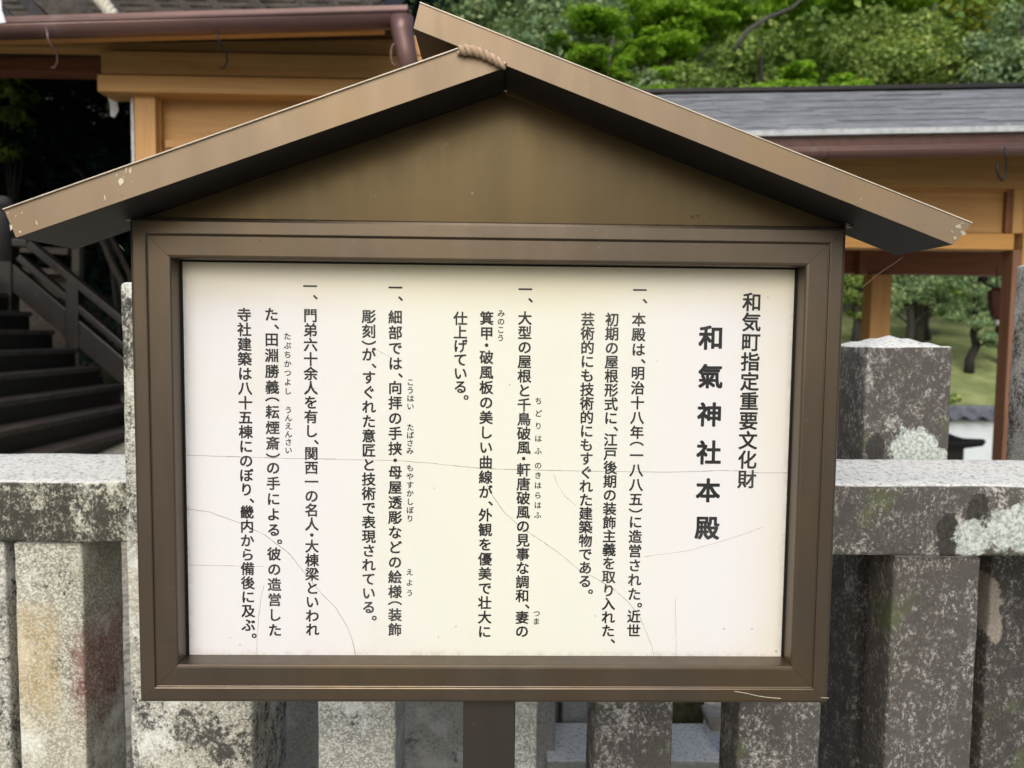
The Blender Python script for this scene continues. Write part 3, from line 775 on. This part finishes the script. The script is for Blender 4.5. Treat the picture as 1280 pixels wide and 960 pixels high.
# ------------------------------------------------------------------ main hall roof behind the left corridor
t = NT('bark_roof'); co = t.coord((6, 2, 6))
c = t.mix(t.ramp(t.noise(co, 1, 7, .7), .3, .7), (.020, .015, .011), (.085, .066, .050))
c = t.mix(t.ramp(t.noise(t.coord(), 1.6, 5, .7), .55, .72, 0, .4), c, (.045, .05, .032))
M_bark = t.bsdf(c, .95, bump=t.noise(co, 4, 6, .7), bstr=.6, bdist=.03)
hall = thing('main_hall', 'old dark timber hall roof rising above the left gutter', 'shrine building', (-4.5, 9.0, 0))
rnd = random.Random(4)
def hroof(bm):
    # lapped rows of bark shingles stepping up the slope
    x0, x1 = P(-150, 20, 7.4).x, P(492, 20, 7.4).x
    for k in range(14):
        y = 6.9+k*.16; z = 3.98+k*.16*.78
        beam(bm, (x0, y, z), (x1-.03*k, y, z), .36, .04, up=Vector((0, -.62, 1)).normalized())
part('shingle_rows', M_bark, hall, hroof)['kind'] = 'stuff'
for i in range(9):
    px = 125+i*43+rnd.uniform(-14, 14)
    a_, b_ = P(px-34, -14, 7.0), P(px+4, 27, 6.72)
    part('roof_batten', W_grey, hall, lambda bm, a_=a_, b_=b_: beam(bm, a_, b_, .06, .05, bev=.004))
for (x0, y0, x1, y1, w_, mt) in ((18, -14, 68, 36, .05, W_dkx), (40, -16, 100, 36, .09, W_grey), (66, -14, 122, 34, .05, W_grey), (-30, -10, 30, 40, .06, W_dkx)):
    a_, b_ = P(x0, y0, 6.4), P(x1, y1, 6.3)
    part('barge_board', mt, hall, lambda bm, a_=a_, b_=b_, w_=w_: beam(bm, a_, b_, .08, w_*1.6, bev=.005))
for (x0, x1) in ((-200, 40), (40, 170)):
    pass
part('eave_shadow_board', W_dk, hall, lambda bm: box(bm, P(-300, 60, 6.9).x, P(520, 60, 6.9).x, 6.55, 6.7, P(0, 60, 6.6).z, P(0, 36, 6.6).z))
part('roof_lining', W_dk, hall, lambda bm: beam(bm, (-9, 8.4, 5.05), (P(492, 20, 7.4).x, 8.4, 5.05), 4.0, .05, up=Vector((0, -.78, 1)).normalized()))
for yy in (6.0, 8.3):
    part('pillar', W_dk, hall, lambda bm, yy=yy: tube(bm, [(-7.3, yy, 0), (-7.3, yy, 3.4)], .14, 16), True)
def srope(bm):
    a_, b_ = P(84, -10, 6.1), P(146, 26, 6.1); n = 120
    for s_ in range(3):
        pts = []
        for i in range(n+1):
            u_ = i/n; c0 = a_.lerp(b_, u_)+Vector((0, 0, .10*math.sin(math.pi*u_)))
            ph = u_*2*math.pi*5+s_*2.094
            d = (b_-a_).normalized(); sd = Vector((0, 1, 0)); up = d.cross(sd)
            pts.append(c0+sd*math.cos(ph)*.026+up*math.sin(ph)*.026)
        tube(bm, pts, .03, 8)
o = part('straw_rope', plain('rope_straw', (.62, .58, .48), .9, vs=60), None, srope, True); tag(o, 'thick twisted cream straw rope above the gutter at the top left', 'rope'); base_origin(o)

# ------------------------------------------------------------------ wooden staircase on the left
W_tread = wood('lit_tread_wood', (.075, .062, .056), (.035, .029, .026), (8, 8, 8), .5, wear=.4)  # worn wood, made lighter to paint in the light on the nosings
stair = thing('wooden_staircase', 'dark weathered wooden staircase climbing to the left beyond the stone rail', 'staircase', (-3.0, 5.2, 0))
for k in range(-6, 6):
    x = -3.77-.21*k; z = 1.08+.17*k
    if z < .05: continue
    wl = .25 if k < 5 else 2.2
    part('tread', W_tread, stair, lambda bm, x=x, z=z, wl=wl: box(bm, x-wl, x, 3.1, 7.3, z-.045, z, bev=.006))
    part('riser', W_dk, stair, lambda bm, x=x, z=z: box(bm, x-.045, x-.02, 3.12, 7.28, z-.172, z-.0455))
part('stringer', W_dkx, stair, lambda bm: beam(bm, P(8, 338, 7.36), P(330, 612, 7.36), .10, .21, bev=.012))
# newel stump and far balustrade
YH = 7.36
hr = thing('stair_handrail', 'dark wooden handrail sloping down along the far side of the stairs', 'handrail', (-4.2, YH, .3))
def hrail(name, pts, w_, h_):
    def f(bm):
        ps = [P(x, y, YH) for x, y in pts]
        for p_, q_ in zip(ps, ps[1:]): beam(bm, p_, q_, w_, h_, bev=.012)
    part(name, W_dkx, hr, f)
hrail('top_rail', [(8, 303), (38, 305), (160, 405), (300, 520)], .12, .075)
hrail('mid_rail', [(26, 322), (92, 378), (160, 436), (300, 552)], .11, .065)
part('newel', W_dkx, hr, lambda bm: beam(bm, P(94, 352, YH), P(94, 440, YH), .13, .12, bev=.01))
part('newel', W_dkx, hr, lambda bm: beam(bm, P(10, 296, YH), P(10, 390, YH), .14, .14, bev=.01))
# big capped newel at the stair head
def cap(bm):
    c0 = P(3, 262, 6.9)
    prof_ = [(0, .12), (.04, .115), (.065, .09), (.08, .055), (.075, .02), (.045, -.01), (.055, -.03), (.06, -.08), (.06, -.45)]
    seg = 16; rg = []
    for r, z in prof_: rg.append([bm.verts.new((c0.x+max(r, .001)*math.cos(2*math.pi*k/seg), c0.y+max(r, .001)*math.sin(2*math.pi*k/seg), c0.z+z)) for k in range(seg)])
    for i in range(len(rg)-1):
        for k in range(seg): bm.faces.new((rg[i][k], rg[i][(k+1) % seg], rg[i+1][(k+1) % seg], rg[i+1][k]))
    bm.faces.new(rg[0]); bm.faces.new(rg[-1][::-1])
o = part('capped_newel', plain('grey_cap', (.075, .07, .07), .8), None, cap, True); tag(o, 'grey round capped newel post at the head of the stairs by the left edge', 'newel post'); base_origin(o)
# railings of the veranda behind
ver = thing('veranda_railing', 'grey weathered railing with a pale end post behind the stair handrail', 'railing', (-4.9, 8.3, 0))
for (x0, y0, x1, y1, w_) in ((14, 311, 88, 315, .07), (16, 337, 92, 341, .06), (30, 362, 96, 372, .05)):
    a_, b_ = P(x0, y0, 8.3), P(x1, y1, 8.3)
    part('rail', W_grey, ver, lambda bm, a_=a_, b_=b_, w_=w_: beam(bm, a_, b_, .10, w_, bev=.006))
part('end_post', W_grey, ver, lambda bm: beam(bm, P(97, 300, 8.3), P(97, 480, 8.3), .09, .08, bev=.006))
part('board', W_grey, ver, lambda bm: box(bm, P(14, 360, 8.4).x, P(94, 360, 8.4).x, 8.38, 8.41, P(50, 470, 8.4).z, P(50, 345, 8.4).z))

# ------------------------------------------------------------------ corridor on the right
rb = thing('shrine_corridor', 'right roofed shrine corridor with a shingle roof, gutter and orange wooden posts', 'shrine building', (3.0, 6.2, 0))
YR = 5.5
def rbox(name, mat, px0, px1, yt, yb, Y, th, bev=.006, pm=1160, smooth=False):
    x0, x1 = P(px0, (yt+yb)/2, Y).x, P(px1, (yt+yb)/2, Y).x
    return part(name, mat, rb, lambda bm: box(bm, x0, x1, Y, Y+th, P(pm, yb, Y).z, P(pm, yt, Y).z, bev=bev))
a, b = P(900, 190, 4.95), P(1280, 183, 4.95); a, b = ext(a, b, .8, 1.6)
gut = part('gutter', M_cop, rb, gutter_bm(a, b, .058), True)
part('fascia_board', M_copd, rb, lambda bm: beam(bm, a+Vector((0, .09, .045)), b+Vector((0, .09, .045)), .03, .10))
part('eave_edge', plain('pale_metal_edge', (.46, .48, .49), .4), rb, lambda bm: beam(bm, a+Vector((0, .085, .125)), b+Vector((0, .085, .125)), .09, .036))
def sh(bm):
    r_ = random.Random(3)
    n = 15
    for k in range(n):
        y = a.y+.12+k*.095; z = a.z+.165+k*.095*.47
        x = a.x
        while x < b.x:
            L = r_.uniform(.5, 1.4)
            jz = r_.uniform(-.003, .004); f_ = (x-a.x)/(b.x-a.x)
            zz = z + (b.z-a.z)*f_
            beam(bm, (x, y, zz+jz), (x+L-.004, y, zz+jz+(b.z-a.z)*L/(b.x-a.x)), .16+r_.uniform(-.01, .01), .009, up=Vector((0, -.36, 1)).normalized())
            x += L
t = NT('slate_shingle'); co = t.coord((3, 8, 8))
c = t.mix(t.ramp(t.noise(co, 1.5, 6, .7), .3, .7), (.17, .175, .19), (.31, .32, .35))
g_ = t.n('ShaderNodeNewGeometry'); c = t.mix(t.math('MULTIPLY', g_.outputs['Random Per Island'], .25), c, (.12, .125, .135))
c = t.mix(t.ramp(t.noise(t.coord(), 7, 5, .75), .64, .68, 0, .7), c, (.5, .5, .52))
M_sl = t.bsdf(c, .5)
part('shingle_rows', M_sl, rb, sh)['kind'] = 'stuff'
part('roof_deck', W_dkx, rb, lambda bm: beam(bm, Vector((a.x, a.y+.82, a.z+.45)), Vector((b.x, a.y+.82, b.z+.45)), 1.5, .04, up=Vector((0, -.47, 1)).normalized()))
rz = a.z+.165+15*.095*.47
part('roof_ridge', M_iron, rb, lambda bm: beam(bm, (a.x, a.y+1.56, rz+.02), (b.x, a.y+1.56, rz+.02+(b.z-a.z)), .10, .035, bev=.005))
part('back_roof', M_sl, rb, lambda bm: beam(bm, Vector((a.x, a.y+2.35, rz-.38)), Vector((b.x, a.y+2.35, b.z+(rz-a.z)-.38)), 1.7, .04, up=Vector((0, .47, 1)).normalized()))
rbox('head_beam', W_or, 860, 1500, 186, 234, YR, .16)
rbox('panel', W_or, 860, 1264, 236, 290, YR+.08, .02, 0)
rbox('panel_rail', W_orp if False else W_or, 860, 1262, 234.5, 238, YR+.05, .05, .002)
rbox('panel_stile', W_rd, 1258, 1266, 234.5, 290, YR+.04, .05, .003)
rbox('panel_stile', W_orp, 1267, 1290, 234.5, 290, YR+.02, .1, .003)
rbox('lower_beam', wood('bright_orange_beam', (.52, .27, .07), (.42, .20, .05)), 860, 1268, 290.5, 311, YR-.005, .15, .008)
rbox('post', W_orp, 1272, 1300, 150, 705, YR+.01, .14, .006)
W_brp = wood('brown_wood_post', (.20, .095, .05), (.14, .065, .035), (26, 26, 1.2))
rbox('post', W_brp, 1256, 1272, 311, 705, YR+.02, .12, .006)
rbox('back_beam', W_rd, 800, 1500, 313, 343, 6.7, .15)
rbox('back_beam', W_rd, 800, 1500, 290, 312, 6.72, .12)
rbox('back_post', W_orp, 1084, 1109, 343.5, 640, 6.66, .17, .008)
part('strut', W_rd, rb, lambda bm: box(bm, P(1075, 330, 6.6).x, P(1084, 330, 6.6).x, 6.6, 6.7, P(1080, 343, 6.6).z, P(1080, 312, 6.6).z))
hp = [P(1247, 196, 4.88), P(1251, 208, 4.9), P(1255, 220, 4.9), P(1250, 227, 4.9), P(1246, 220, 4.9), P(1246, 206, 4.9)]
part('gutter_hook', M_iron, rb, lambda bm: tube(bm, [P(1256, 184, 4.87), P(1258, 196, 4.87), P(1258.5, 212, 4.9), P(1257, 221, 4.9), P(1253, 226, 4.9), P(1249, 222, 4.9), P(1247, 214, 4.9), P(1247, 203, 4.9)], .0075, 6), True)
part('gutter_joint', M_copd, rb, lambda bm: tube(bm, [P(1032, 189, 4.95)+Vector((0, .060*math.cos(an), .060*math.sin(an))) for an in np.linspace(math.pi, 2*math.pi, 12)], .003, 6), True)
# floor beams / ceiling seen under the roof
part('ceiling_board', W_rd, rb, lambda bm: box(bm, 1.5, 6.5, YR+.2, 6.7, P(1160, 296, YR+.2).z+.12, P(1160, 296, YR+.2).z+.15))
# hanging lantern
hl = thing('hanging_lantern', 'small dark red hanging lantern with a pale tip by the right brown post', 'lantern', P(1246, 402, 6.5))
part('cord', M_iron, hl, cyl(P(1246, 335, 6.5), P(1246, 362, 6.5), .005, 6))
part('cap', M_iron, hl, lambda bm: (tube(bm, [P(1228, 346, 6.5), P(1228, 352, 6.5)], [.03, .045], 8), tube(bm, [P(1228, 352, 6.5), P(1246, 362, 6.5)], .01, 6)))
part('body', plain('red_lacquer', (.09, .022, .018), .4), hl, lambda bm: tube(bm, [P(1246, 360, 6.5), P(1246, 364, 6.5), P(1246, 380, 6.5), P(1247, 394, 6.5), P(1247, 400, 6.5)], [.03, .072, .066, .055, .03], 6))
part('tip', M_pap, hl, lambda bm: tube(bm, [P(1247, 400, 6.5), P(1247, 406, 6.5)], [.025, .015], 8))

# ------------------------------------------------------------------ white garden wall with tiled cap, garden lantern
YW = 12.0
ww = thing('garden_wall', 'white plastered garden wall with a grey tiled cap beyond the right corridor', 'wall', (7.5, YW, -1.2))
wt = P(1225, 527, YW).z; wx0, wx1 = 2.0, 16.0
part('plaster', plain('white_plaster', (.72, .76, .82), .85, var=.04, vs=3), ww, lambda bm: box(bm, wx0, wx1, YW+.1, YW+.32, -1.25, wt))
M_tile = plain('grey_tile', (.16, .17, .20), .5, var=.25, vs=8)
part('cap_bed', M_tile, ww, lambda bm: box(bm, wx0, wx1, YW+.02, YW+.40, wt+.001, wt+.05, bev=.005))
part('cap_ridge', M_tile, ww, lambda bm: box(bm, wx0, wx1, YW+.12, YW+.30, wt+.10, wt+.24, bev=.03))
bm = bmesh.new()
n = 10; rg = []
for yy, zz in ((-.06, 0), (.20, .09)):
    rg.append([bm.verts.new((-.14+.28*k/n, yy, zz+.035*math.sin(2*math.pi*k/n+.4)+.03)) for k in range(n+1)] + [bm.verts.new((-.14+.28*k/n, yy, zz+.035*math.sin(2*math.pi*k/n+.4))) for k in range(n, -1, -1)])
m_ = len(rg[0])
for k in range(m_): bm.faces.new((rg[0][k], rg[0][(k+1) % m_], rg[1][(k+1) % m_], rg[1][k]))
bm.faces.new(rg[0][::-1]); bm.faces.new(rg[1])
bmesh.ops.recalc_face_normals(bm, faces=bm.faces[:])
tme = bpy.data.meshes.new('roof_tile'); bm.to_mesh(tme); bm.free(); tme.materials.append(M_tile)
x = wx0+.14
while x < wx1:
    o = bpy.data.objects.new('roof_tile', tme); COL.objects.link(o); o.parent = ww
    o.location = Vector((x, YW+.0, wt+.055))-ORIG[ww.name]; x += .285
gl = thing('garden_lantern', 'dark garden lantern whose upturned roof corner shows beside the dark stone post', 'lantern', (P(1160, 550, 9.0).x, 9.0, -.2))
c0 = P(1160, 550, 8.8)
def lroof(bm):
    seg = 4; pf_ = [(.03, .16), (.10, .10), (.22, .045), (.40, .03), (.42, .0), (.40, -.05), (.28, -.07)]; rg = []
    for r, z in pf_:
        ring = []
        for k in range(16):
            an = 2*math.pi*k/16+math.pi/4; cn = max(abs(math.cos(an)), abs(math.sin(an))); rr_ = r/cn
            lift = .05*(r/.44)**2*(1/cn-1)/.414
            ring.append(bm.verts.new((c0.x+rr_*math.cos(an), c0.y+rr_*math.sin(an), c0.z+z+lift)))
        rg.append(ring)
    for i in range(len(rg)-1):
        for k in range(16): bm.faces.new((rg[i][k], rg[i][(k+1) % 16], rg[i+1][(k+1) % 16], rg[i+1][k]))
    bm.faces.new(rg[0]); bm.faces.new(rg[-1][::-1])
part('roof', M_iron, gl, lroof)
part('light_box', W_dk, gl, lambda bm: box(bm, c0.x-.27, c0.x+.27, c0.y-.27, c0.y+.27, c0.z-.36, c0.z-.05, bev=.01))
part('stem', W_dk, gl, lambda bm: box(bm, c0.x-.08, c0.x+.08, c0.y-.08, c0.y+.08, -.02, c0.z-.36, bev=.01))

# ------------------------------------------------------------------ trees and foliage
def leaves(rng, centers, radii, n_per, size, flat=.6, up=.5, aspect=1.7):
    """numpy cloud of small leaf faces gathered round clump centres; returns verts, faces"""
    C = np.repeat(np.asarray(centers, float), n_per, axis=0); R_ = np.repeat(np.asarray(radii, float), n_per)
    N = len(C)
    d = rng.normal(size=(N, 3)); d /= np.linalg.norm(d, axis=1, keepdims=True)
    rr_ = rng.uniform(.25, 1, N)**.6
    pos = C + d*(R_*rr_)[:, None]*np.array([1, 1, flat])
    nrm = d*.7 + rng.normal(size=(N, 3))*.6 + np.array([0, 0, up]); nrm /= np.linalg.norm(nrm, axis=1, keepdims=True)
    t1 = np.cross(nrm, rng.normal(size=(N, 3))); t1 /= np.linalg.norm(t1, axis=1, keepdims=True); t2 = np.cross(nrm, t1)
    s = size*rng.uniform(.6, 1.35, N)[:, None]
    a = pos - t1*s*aspect*.5; b = pos + t2*s*.5 + nrm*s*.12; c = pos + t1*s*aspect*.5; e = pos - t2*s*.5 + nrm*s*.12
    V = np.stack([a, b, c, e], 1).reshape(-1, 3)
    return V
def quads_mesh(name, V):
    me_ = bpy.data.meshes.new(name); n = len(V)//4
    me_.vertices.add(n*4); me_.vertices.foreach_set('co', V.ravel())
    me_.loops.add(n*4); me_.loops.foreach_set('vertex_index', np.arange(n*4))
    me_.polygons.add(n); me_.polygons.foreach_set('loop_start', np.arange(n)*4); me_.polygons.foreach_set('loop_total', np.full(n, 4))
    me_.update(); me_.validate(); return me_
L_dark = leaf_mat('leaves_dark', [(.07, .14, .03), (.22, .34, .07), (.46, .60, .14)], .35)
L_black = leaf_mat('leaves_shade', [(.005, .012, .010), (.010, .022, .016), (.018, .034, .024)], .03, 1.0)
L_mid = leaf_mat('leaves_mid', [(.11, .19, .045), (.27, .38, .09), (.55, .62, .20)], .4)
L_lime = leaf_mat('leaves_lime', [(.17, .32, .025), (.32, .54, .05), (.52, .72, .12)], .55)
L_blue = leaf_mat('leaves_bluegreen', [(.13, .22, .12), (.29, .41, .21), (.60, .68, .34)], .4)
L_yel = leaf_mat('leaves_yellow', [(.10, .14, .03), (.25, .30, .04), (.50, .52, .05)], .5)
M_trunk = wood('tree_bark', (.075, .065, .05), (.04, .033, .026), (14, 14, 2), .9)
M_trunk2 = wood('tree_bark_pale', (.07, .068, .06), (.035, .033, .03), (14, 14, 2), .9)
M_trunkd = wood('tree_bark_dark', (.03, .028, .024), (.016, .014, .012), (14, 14, 2), .9)

# the wooded hillside: one mass of foliage
rng = np.random.default_rng(7)
def hill_mass(name, label, n, xr, yr, mat, nper, size, rad_, zoff, seed, cond=None, fl=.6):
    rg_ = np.random.default_rng(seed); cs, rs = [], []
    while len(cs) < n:
        y = rg_.uniform(*yr); x = rg_.uniform(*xr)*y
        z = terrain(x, y)+rg_.uniform(*zoff)
        if cond and not cond(x, y, z): continue
        cs.append((x, y, z)); rs.append(rg_.uniform(*rad_))
    me_ = quads_mesh(name, leaves(rg_, cs, rs, nper, size, fl))
    o = link(name, me_, mat); tag(o, label, 'woodland', kind='stuff'); return o
hill_mass('woodland', 'dark evergreen woodland covering the hillside behind the shrine', 1900, (-.5, 1.0), (22, 44), L_dark, 150, .16, (.8, 1.8), (.2, 9.0), 11)
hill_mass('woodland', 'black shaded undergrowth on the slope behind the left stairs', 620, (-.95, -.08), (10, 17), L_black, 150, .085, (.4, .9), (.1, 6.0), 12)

def tree(name, label, base, H, crowns, mat, n_per, size, seed, tmat=M_trunk, tr=.12, lean=(0, 0), flat=.6, group=None, spread=1.0, up=.5):
    """crowns: list of (dx, dy, dz, R) big lobes; each is broken into clumps, a limb reaching each lobe"""
    base = Vector(base); rg_ = np.random.default_rng(seed); T = thing(name, label, 'tree', base, group)
    top = base+Vector((lean[0], lean[1], H))
    bm = bmesh.new(); pts = []; rs = []
    for i in range(8):
        u_ = i/7; w_ = Vector((rg_.normal()*.03*H, rg_.normal()*.03*H, 0))*(u_*(1-u_)*3)
        pts.append(base.lerp(top, u_)+w_); rs.append(tr*(1-.78*u_)+.01)
    tube(bm, pts, rs, 8)
    cs, rr_ = [], []
    for (dx, dy, dz, R_) in crowns:
        c0 = base+Vector((dx, dy, dz)); st = pts[min(6, max(2, int(7*(dz/H)*.75)))]
        midp = st.lerp(c0, .5)+Vector((0, 0, -.08*R_))
        tube(bm, [st, midp, c0], [tr*.38, tr*.25, tr*.08], 6)
        k = max(4, int(9*spread))
        for j in range(k):
            d = rg_.normal(size=3); d /= np.linalg.norm(d); d[2] *= flat
            cc = np.array(c0)+d*R_*rg_.uniform(.35, 1.0); cs.append(cc); rr_.append(R_*rg_.uniform(.38, .7))
            tube(bm, [c0, c0.lerp(Vector(cc), .9)], [tr*.10, tr*.03], 4)
    from_bm('trunk', bm, tmat, T, True)
    me_ = quads_mesh('crown', leaves(rg_, cs, rr_, n_per, size, flat, up)); link('crown', me_, mat, T)
    return T
def at_ground(px, Y):
    x = P(px, 400, Y).x; return (x, Y, terrain(x, Y))
def crown_at(base, items):
    out_ = []
    for px, py, dY, R_ in items:
        p_ = P(px, py, base[1]+dY); out_.append((p_.x-base[0], dY, p_.z-base[2], R_))
    return out_
b = at_ground(600, 17)
tree('evergreen_tree', 'pale blue green tree rising directly behind the roof peak', b, 9, crown_at(b, [(560, 30, 0, 1.1), (620, 60, -.3, 1.1), (680, 90, 0, 1.2), (650, 0, .6, 1.2), (730, 40, .3, 1.2), (740, 120, -.2, 1.1), (520, 0, .6, 1.0), (790, 130, -.3, .8), (700, 150, 0, 1), (590, -40, 1, 1.2), (700, -30, 1, 1.2)]), L_blue, 260, .085, 1, flat=.9, up=.3)
b = at_ground(820, 19)
tree('maple_tree', 'lime green maple with layered branches right of the roof peak', b, 10, crown_at(b, [(820, 20, 0, 1.2), (770, 0, .5, 1.2), (850, 55, 0, 1.1), (840, 100, -.4, .7), (920, 12, .4, 1.1), (720, -5, .3, .9), (900, -20, .5, 1.1), (790, 75, .5, .9), (985, 5, .4, .8), (870, 30, .4, 1)]), L_lime, 560, .075, 2, flat=.28, up=1.4, spread=.9)
b = at_ground(1110, 22)
tree('maple_tree', 'lime green maple spray hanging at the top above the slate roof', b, 12, crown_at(b, [(1060, 8, 0, 1.0), (1110, 12, 0, 1.0), (1140, -5, .3, 1.0), (1010, -10, .3, 1.0), (1090, -25, .4, 1.3)]), L_lime, 500, .085, 3, flat=.3, up=1.4)
b = at_ground(760, 16)
tree('maple_tree', 'pale lime maple boughs low beside the right slope of the sign roof', b, 7, crown_at(b, [(735, 75, 0, .55), (770, 95, .2, .5), (790, 70, .2, .6), (825, 118, 0, .45), (745, 30, .3, .6), (700, 60, .4, .5)]), L_lime, 280, .06, 12, flat=.35, up=1.2, tr=.08)
b = at_ground(1000, 15)
tree('young_maple', 'small lime green maple low above the slate roof ridge', b, 5.4, crown_at(b, [(990, 118, 0, .55), (1045, 112, .2, .6), (940, 122, .1, .45), (1000, 90, .3, .35), (1070, 122, 0, .45)]), L_lime, 150, .075, 4, flat=.35, up=1.2, tr=.07)
b = at_ground(1150, 18)
tree('evergreen_tree', 'bushy mid green tree with pale tips above the slate roof', b, 8, crown_at(b, [(1110, 90, 0, 1.0), (1160, 70, 0, 1.0), (1180, 105, -.3, 1.0), (1080, 60, .3, .8), (1130, 40, .4, .8), (1220, 90, .2, .8), (1100, 120, -.2, .8)]), L_mid, 330, .075, 5, flat=.85)
b = at_ground(1260, 17)
tree('evergreen_tree', 'grey green tree in the far right corner above the slate roof', b, 8, crown_at(b, [(1255, 105, 0, .9), (1290, 80, 0, 1.0), (1235, 60, .5, .8), (1290, 120, -.2, .9)]), L_blue, 300, .07, 6, flat=.8)
b = at_ground(1270, 24)
tree('broadleaf_tree', 'tree with scattered yellow lit leaves at the upper right corner', b, 13, crown_at(b, [(1230, 35, 0, .9), (1265, 30, 0, .8), (1180, 20, .5, .9), (1290, 10, 0, 1.2), (1210, 5, .5, 1)]), L_yel, 45, .13, 7, flat=.6)
b = at_ground(940, 17)
tree('bent_tree', 'tree with a pale bent limb standing in the dark gap above the roof', b, 7, crown_at(b, [(905, 110, 0, .8), (870, 130, 0, .8), (940, 70, .6, .8), (920, 90, 0, .6)]), L_mid, 220, .075, 8, tmat=M_trunkd, flat=.8)
bm = bmesh.new(); tube(bm, [P(918, 62, 15.5), P(935, 38, 15.6), P(960, 22, 15.8), P(990, 10, 16), P(1012, -10, 16)], [.05, .048, .045, .035, .03], 7)
# pale limb of the bent tree
T = [o for o in bpy.data.objects if o.name.startswith('bent_tree')][0]
from_bm('limb', bm, M_trunk2, T, True)

# garden trees on the lawn seen through the right corridor
for i, (px, Y, H, items, lab, mt) in enumerate([
    (1136, 17.5, 3.2, [(1120, 362, 0, .6), (1150, 352, 0, .7), (1170, 375, 0, .45), (1110, 380, .2, .5), (1135, 335, .3, .7)], 'dark trunked garden tree seen just right of the back post', L_blue),
    (1160, 18.5, 3.4, [(1185, 360, 0, .7), (1160, 340, .3, .7), (1205, 385, 0, .5), (1195, 345, .3, .7), (1175, 385, .5, .5)], 'twin stemmed garden tree in the middle of the corridor opening', L_dark),
    (1215, 16.5, 2.6, [(1220, 395, 0, .5), (1232, 370, 0, .6), (1215, 350, 0, .6), (1240, 425, -.3, .3), (1245, 395, 0, .4)], 'low spreading garden tree beside the brown post', L_blue),
    (1070, 18, 3, [(1065, 370, 0, .4), (1060, 345, 0, .5), (1078, 392, 0, .3)], 'small garden tree just left of the back post', L_mid)]):
    b = at_ground(px, Y)
    tree('garden_tree', lab, b, H*.8, crown_at(b, items), mt, 170, .05, 20+i, tmat=M_trunkd, tr=.10, flat=.6, spread=.8, lean=(.1*(-1)**i, 0))
# clipped hedge just above the wall cap
hill_mass('hedge', 'low green ground cover on the bank above the garden wall', 170, (.30, .62), (13.2, 14.6), L_mid, 120, .05, (.12, .24), (-.05, .12), 33, fl=.5)

# shaded trees behind the left stairs
for i, (pts_, r_) in enumerate([([(104, 245), (124, 292), (140, 330), (152, 352), (165, 420)], .045), ([(120, 235), (136, 292), (150, 318), (163, 345), (170, 420)], .04),
                               ([(18, 172), (60, 180), (85, 200), (103, 218), (125, 260), (140, 330)], .03), ([(85, 140), (98, 165), (112, 178), (128, 195), (135, 260)], .02)]):
    T = thing('shaded_tree', ['leftmost of two slanting thin trunks under the left roof end', 'slanting thin trunk close beside the left edge of the frame', 'bare tree with one long arching branch in the dark wood', 'thin bare forked stem in the dark wood near the post'][i], 'tree', P(*pts_[-1], 9.3+.2*i))
    bm = bmesh.new(); tube(bm, [P(x, y, 9.3+.2*i) for x, y in pts_]+[Vector((P(*pts_[-1], 9.3).x, 9.3+.2*i, .2))], [r_*.5]+[r_*(.7+.1*k) for k in range(len(pts_))], 7)
    from_bm('trunk', bm, M_trunk if i < 2 else M_trunkd, T, True)
    rg_ = np.random.default_rng(60+i); tp = P(*pts_[0], 9.3+.2*i)
    cs = [(tp.x+rg_.normal()*.4, tp.y+.3+rg_.normal()*.3, tp.z+.3+rg_.normal()*.3) for _ in range(8)]
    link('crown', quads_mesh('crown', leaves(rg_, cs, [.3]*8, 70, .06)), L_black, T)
b = at_ground(20, 9.6)
tree('leafy_shrub', 'dim green leafy shrub at the left edge below the gutter', b, 2.6, crown_at(b, [(10, 110, 0, .22), (22, 150, 0, .25), (5, 185, 0, .2), (40, 125, .2, .2)]), L_dark, 90, .055, 71, tmat=M_trunkd, tr=.05)
